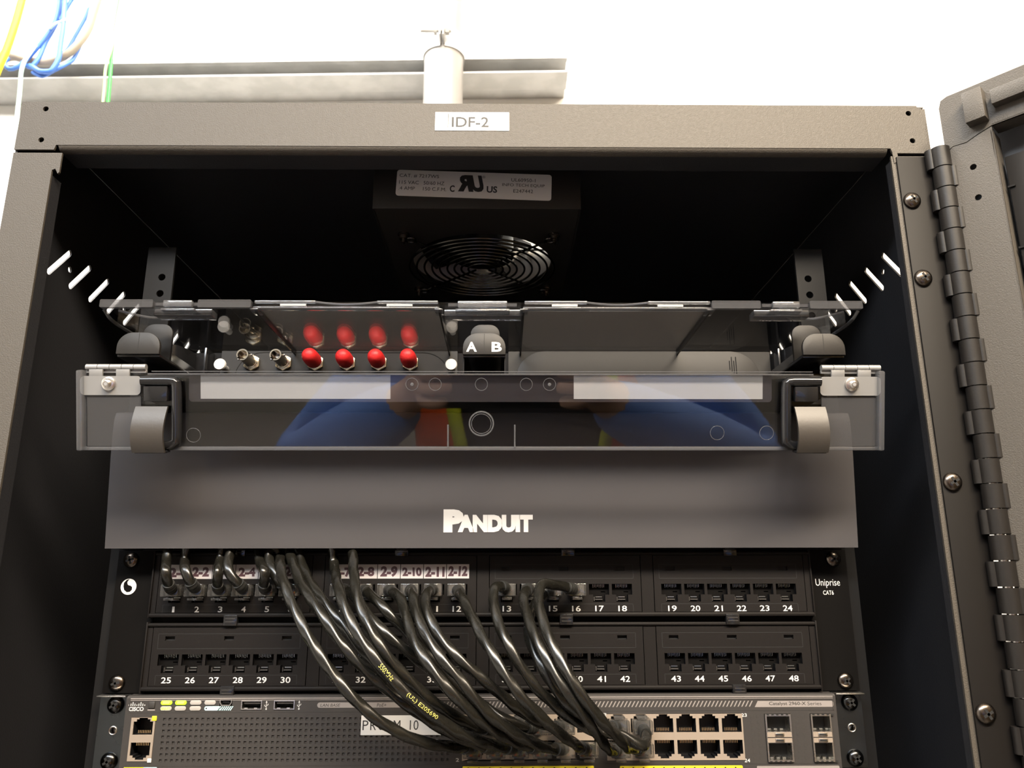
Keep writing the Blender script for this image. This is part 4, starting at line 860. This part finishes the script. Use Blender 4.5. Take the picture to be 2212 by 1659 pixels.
wire('blue_cable', 'blue cable slanting down left to a short hook', 'cable', [(-607, 400, 900), (-608.1, 400, 828.7), (-607.5, 399, 801.7), (-612.8, 397, 771.3), (-620.4, 396, 745), (-623.5, 394, 722.7), (-626.7, 392, 710.2), (-631.8, 391, 702.1), (-640.2, 394, 707.9), (-650, 400, 716)], 3.0, 'blue', group=G)
wire('blue_cable', 'blue cable hanging nearly straight down with the lowest loop', 'cable', [(-598, 386, 900), (-597.5, 386, 818.2), (-595.6, 386, 791.6), (-592.6, 385, 761.6), (-591.5, 384, 735.7), (-590.3, 383, 710.1), (-593.9, 382, 695.6), (-598, 382, 689.8), (-611.7, 382, 689.7), (-622.1, 384, 696.9), (-632, 390, 704)], 3.3, 'blue', group=G)
wire('blue_cable', 'blue cable crossing behind from upper right to lower left', 'cable', [(-560, 416, 880), (-577.7, 416, 830.3), (-583.8, 416, 803.1), (-595.2, 416, 768.7), (-602.2, 416, 749.8), (-613.3, 416, 738.5), (-624.8, 416, 729.5), (-640.2, 416, 725.7)], 2.6, 'blue', group=G)
wire('blue_cable', 'blue cable hugging the inside of the grey cable', 'cable', [(-566, 415, 890), (-571.4, 414, 841.7), (-576.6, 414, 806.6), (-577.4, 414, 783.5), (-580.6, 413, 764.4), (-585.6, 408, 730.6), (-590, 398, 712), (-600, 390, 696), (-612, 388, 686.5), (-626, 389, 693)], 2.6, 'blue', group=G)
wire('blue_cable', 'short blue cable leaning right across the straight blue one', 'cable', [(-560, 394, 868), (-586.7, 393, 823.6), (-596, 393, 803), (-604, 394, 780)], 2.6, 'blue', group=G)
wire('grey_cable', 'thick beige grey cable curving under the blue cables', 'cable', [(-553, 402, 910), (-558.9, 402, 844.3), (-563.6, 402, 805.4), (-568.7, 402, 771.1), (-579.2, 400, 744.7), (-594.5, 399, 725.9), (-618.5, 399, 716.2), (-644.5, 400, 720.4), (-664.7, 402, 727.7), (-690, 404, 733)], 5.2, 'greyc')
wire('white_cable', 'off-white cable running inside the thick beige grey cable', 'cable', [(-562, 412, 910), (-569.1, 412, 851.3), (-573.7, 412, 816), (-576.8, 412, 781.3), (-586.8, 411, 754.6), (-603.7, 410, 735.2), (-625.1, 410, 727.6), (-651.1, 410, 732.4), (-672, 410, 738)], 3.4, 'whitec')
wire('grey_cable', 'thin grey cable end peeking beside the yellow cable', 'cable', [(-690, 408, 722), (-668, 406, 726.5), (-652, 405, 722.5), (-642, 405, 715)], 2.4, 'greyc')
wire('yellow_cable', 'thick yellow cable slanting down past the frame of blue cables', 'cable', [(-641, 370, 900), (-643.8, 370, 807.6), (-645.5, 370, 777.7), (-647.7, 370, 751.9), (-652.4, 370, 715.5), (-659.5, 370, 683.3), (-664, 370, 655.1)], 4.9, 'yellow')
wire('green_wire', 'green wire hanging straight down behind the cabinet', 'wire', [(-526.3, 395, 900), (-526.3, 395, 830.5), (-527, 395, 799.8), (-527.4, 395, 761.9), (-526.9, 395, 732.1), (-525, 395, 702.7), (-523.3, 395, 673.7), (-521.9, 395, 648.7), (-519.7, 395, 616.9)], 2.3, 'green')
wire('pale_green_wire', 'pale green wire running alongside the green wire', 'wire', [(-522, 392, 900), (-522.5, 392, 830), (-524, 392, 790), (-525, 392, 755), (-526.5, 391, 728), (-529, 390, 700), (-527.2, 390, 673.7), (-526, 390, 648.7), (-524, 390, 616.9)], 1.7, 'lime')
wire('mint_wire', 'mint green wire wound across the top of the blue cables', 'wire', [(-535, 384, 830), (-549, 384, 813), (-562.7, 384, 796.2), (-573.6, 384, 782.6), (-585.2, 384, 775), (-604.1, 384, 765.9), (-612, 388, 762)], 1.8, 'mint')
wire('white_green_wire', 'whitish green wire dropping past the cabinet corner', 'wire', [(-628, 388, 735), (-632, 384, 717.1), (-636.4, 384, 704.7), (-637.9, 384, 690.3), (-636.3, 384, 672.4), (-634.8, 384, 654.6), (-633.4, 384, 630), (-630.8, 384, 600)], 2.6, 'mint')
wire('pink_pipe', 'pinkish pipe at the far upper left corner', 'pipe', [(-696, 400, 1000), (-696, 400, 833.6), (-693.8, 400, 772.4), (-700, 400, 700)], 5, 'pink')
p = MB(); p.prism([(396, 694), (410, 695.4), (408, 691), (404, 689.5), (399, 688)], WY-2.4, WY-.02, 'y', 'greyc', .3); tag(p.build('wall_chip', org=(403, WY-1, 692)), 'small raised chip of plaster on the bare white wall', 'chip')

# ================================================================== THE PHOTOGRAPHER, who shows only as a reflection in the clear door
M['skin'] = principled('skin', (.48, .29, .20), .5, bump=(300, .1, .0006))
M['jacket'] = principled('blue_work_jacket', (.11, .20, .50), .8, bump=(700, .25, .001))
M['shirt'] = principled('dark_shirt', (.02, .018, .022), .8, bump=(700, .2, .001))
M['vest'] = principled('orange_safety_vest', (.92, .12, .01), .7, bump=(900, .2, .0008))
M['vest_edge'] = principled('yellow_vest_tape', (.80, .88, .04), .6)
M['jeans'] = principled('dark_jeans', (.03, .045, .10), .85, bump=(900, .3, .0008))
M['shoe'] = principled('brown_boot', (.07, .045, .03), .6)
M['hair'] = principled('dark_hair', (.025, .018, .012), .6, bump=(500, .6, .002))
M['glass'] = principled('phone_glass', (.01, .01, .012), .12)
def skinned(name, nodes, edges, mat, parent, sub_=2):
    """nodes: (x, y, z, rx, ry) in millimetres; grown into one surface along the edges"""
    o3 = parent['_o']; me = bpy.data.meshes.new(name)
    me.from_pydata([((n[0]-o3[0])*S, (n[1]-o3[1])*S, (n[2]-o3[2])*S) for n in nodes], edges, [])
    ob = bpy.data.objects.new(name+'_cage', me); C.objects.link(ob)
    sk = ob.modifiers.new('skin', 'SKIN'); sk.use_smooth_shade = True; sk.branch_smoothing = .4
    for v, n in zip(me.skin_vertices[0].data, nodes): v.radius = (n[3]*S, n[4]*S)
    me.skin_vertices[0].data[0].use_root = True
    ss = ob.modifiers.new('sub', 'SUBSURF'); ss.levels = sub_; ss.render_levels = sub_
    bpy.context.view_layer.update()
    m2 = bpy.data.meshes.new_from_object(ob.evaluated_get(bpy.context.evaluated_depsgraph_get())); m2.name = name
    bpy.data.objects.remove(ob); bpy.data.meshes.remove(me)
    m2.materials.clear(); m2.materials.append(M[mat]); m2.polygons.foreach_set('use_smooth', [True]*len(m2.polygons))
    o = bpy.data.objects.new(name, m2); C.objects.link(o); o.parent = parent; o['_o'] = tuple(o3); return o
PX, PY = 55.0, -800.0
man = thing('person', 'person in dark shirt, blue sleeves and orange safety vest, mirrored in the clear door', 'person', (PX, PY, -1450))
body = [(PX, PY, -490, 150, 105), (PX, PY+5, -330, 135, 95), (PX, PY+5, -150, 155, 105), (PX, PY, -20, 150, 90), (PX, PY+5, 50, 62, 60), (PX, PY+15, 105, 58, 60), (PX, PY+22, 165, 74, 88), (PX, PY+22, 225, 78, 95), (PX, PY+12, 275, 60, 72)]
ed = [(0, 1), (1, 2), (2, 3), (3, 4), (4, 5), (5, 6), (6, 7), (7, 8)]
WR = {}
for s in (-1, 1):
    k = len(body)
    wx = 14+s*112
    body += [(PX+s*95, PY, -540, 95, 95), (PX+s*105, PY+18, -950, 62, 66), (PX+s*110, PY-6, -1180, 56, 60), (PX+s*110, PY-10, -1375, 42, 46), (PX+s*118, PY+60, -1415, 42, 34), (PX+s*122, PY+135, -1424, 38, 24)]
    ed += [(0, k), (k, k+1), (k+1, k+2), (k+2, k+3), (k+3, k+4), (k+4, k+5)]
    k = len(body)
    body += [(PX+s*165, PY, -5, 62, 62), (PX+s*270, PY+45, -95, 48, 50), (PX+s*350, PY+90, -180, 44, 46), ((PX+s*350+wx)/2, PY+145, -98, 40, 40), (wx, PY+190, -22, 29, 25), (wx-s*6, PY+230, 8, 37, 16)]
    ed += [(3, k), (k, k+1), (k+1, k+2), (k+2, k+3), (k+3, k+4), (k+4, k+5)]; pk = k+5
    # four fingers behind the phone curling over its edge, and a thumb along the near face
    for q, (dz, L) in enumerate(((30, 62), (10, 70), (-10, 66), (-30, 52))):
        k = len(body); x, y, z = wx-s*10, PY+253, 14+dz
        body += [(x, y, z, 10, 10), (x-s*6, y+L*.34, z+2, 9.5, 9.5), (x-s*20, y+L*.40, z+3, 9, 9), (x-s*(20+L*.30), y+L*.34, z+3, 8, 8)]
        ed += [(pk, k), (k, k+1), (k+1, k+2), (k+2, k+3)]
    k = len(body); body += [(wx-s*22, PY+229, 34, 12, 12), (wx-s*36, PY+241, 50, 11, 11), (wx-s*52, PY+247, 56, 9, 9)]; ed += [(pk, k), (k, k+1), (k+1, k+2)]
b_ = skinned('body', body, ed, 'skin', man)
j = [(PX, PY, -470, 168, 122), (PX, PY+5, -330, 160, 116), (PX, PY+5, -150, 178, 126), (PX, PY, -15, 165, 105), (PX, PY+2, 52, 78, 76)]
skinned('shirt', j, [(0, 1), (1, 2), (2, 3), (3, 4)], 'shirt', man)
for s in (-1, 1):
    wx = 14+s*112
    j = [(PX+s*120, PY, 8, 82, 80), (PX+s*178, PY, -8, 80, 80), (PX+s*272, PY+45, -97, 66, 68), (PX+s*354, PY+90, -184, 62, 64), ((PX+s*354+wx)/2, PY+145, -102, 54, 54), (wx+s*10, PY+178, -36, 40, 38)]
    skinned('sleeve', j, [(q, q+1) for q in range(5)], 'jacket', man)
t_ = [(PX, PY, -495, 162, 118)]; te = []
for s in (-1, 1):
    k = len(t_); t_ += [(PX+s*95, PY, -560, 104, 106), (PX+s*105, PY+18, -950, 76, 80), (PX+s*110, PY-4, -1180, 70, 74), (PX+s*110, PY-8, -1375, 62, 66)]; te += [(0, k), (k, k+1), (k+1, k+2), (k+2, k+3)]
skinned('trousers', t_, te, 'jeans', man)
for s in (-1, 1):
    skinned('boot', [(PX+s*110, PY-14, -1392, 52, 54), (PX+s*116, PY+40, -1414, 50, 34), (PX+s*122, PY+130, -1424, 46, 25)], [(0, 1), (1, 2)], 'shoe', man)
v = MB(); nz_, na = 12, 40; rows = []
for i in range(nz_):
    f_ = i/(nz_-1); z = -440+f_*470; rx = 196-14*math.sin(math.pi*f_)+(0 if f_ < .8 else -(f_-.8)*190); ry = 140-8*math.sin(math.pi*f_)-(0 if f_ < .8 else (f_-.8)*120); gap = math.radians(16+24*f_)
    rows.append([(PX+rx*math.sin(a), PY+4+ry*math.cos(a), z) for a in (gap+(2*math.pi-2*gap)*k/na for k in range(na+1))])
vs = [p for r in rows for p in r]; n1 = na+1
strip = lambda i, k: 'vest_edge' if (k in (0, na-1) or i == 4) else 'vest'
for mt in ('vest', 'vest_edge'): v.add(vs, [(i*n1+k, i*n1+k+1, (i+1)*n1+k+1, (i+1)*n1+k) for i in range(nz_-1) for k in range(na) if strip(i, k) == mt], mt)
vo = v.build('safety_vest', man); sd = vo.modifiers.new('thick', 'SOLIDIFY'); sd.thickness = .004
h = MB(); hp = []
for i in range(9):
    for k in range(24):
        th = math.pi*.56*i/8; ph = 2*math.pi*k/24; front_ = max(0, math.cos(ph)); th *= 1-.34*front_
        hp.append((PX+92*math.sin(th)*math.sin(ph), PY+18+110*math.sin(th)*math.cos(ph), 205+104*math.cos(th)))
h.add(hp, [(i*24+k, i*24+(k+1) % 24, (i+1)*24+(k+1) % 24, (i+1)*24+k) for i in range(8) for k in range(24)], 'hair'); ho = h.build('hair', man); sd = ho.modifiers.new('thick', 'SOLIDIFY'); sd.thickness = .006
f = MB(); f.lathe([(3, 0), (9, 10), (13, 30), (14, 40), (8, 47), (.01, 49)], (PX, PY+108, 232), (0, .28, -1), 'skin', 16)
for s in (-1, 1): f.lathe([(.01, -6), (9, -4), (16, 0), (17, 3), (9, 6), (.01, 6)], (PX+s*82, PY+16, 205), (s, -.35, 0), 'skin', 16)
f.build('nose_and_ears', man)
for s in (-1, 1):
    e = MB(); e.lathe([(.01, 0), (7, 1), (11, 4), (12, 8), (7, 12), (.01, 13)], (PX+s*32, PY+117, 218), (0, -1, 0), 'white', 18); e.cyl((PX+s*32, PY+117.6, 218), (PX+s*32, PY+116, 218), 5, 'ink', n=16); e.build('eye', man)
e = MB(); e.tube(crom([(PX-24, PY+112, 152), (PX-8, PY+118, 154), (PX+8, PY+118, 154), (PX+24, PY+112, 152)], 3), 4.5, 'marker', 10); e.build('mouth', man)
ph = thing('phone', 'dark phone held up in both hands in front of the rack', 'phone', (14, -536, 25))
MB().box(-72, 100, -543, -535, -24, 54, 'glass', 3.0).build('phone_body', ph)
MB().cyl((12.97, -534.9, 24.65), (12.97, -533.6, 24.65), 7, 'gloss').build('lens_ring', ph)

for o in bpy.data.objects:
    if '_o' in o: del o['_o']
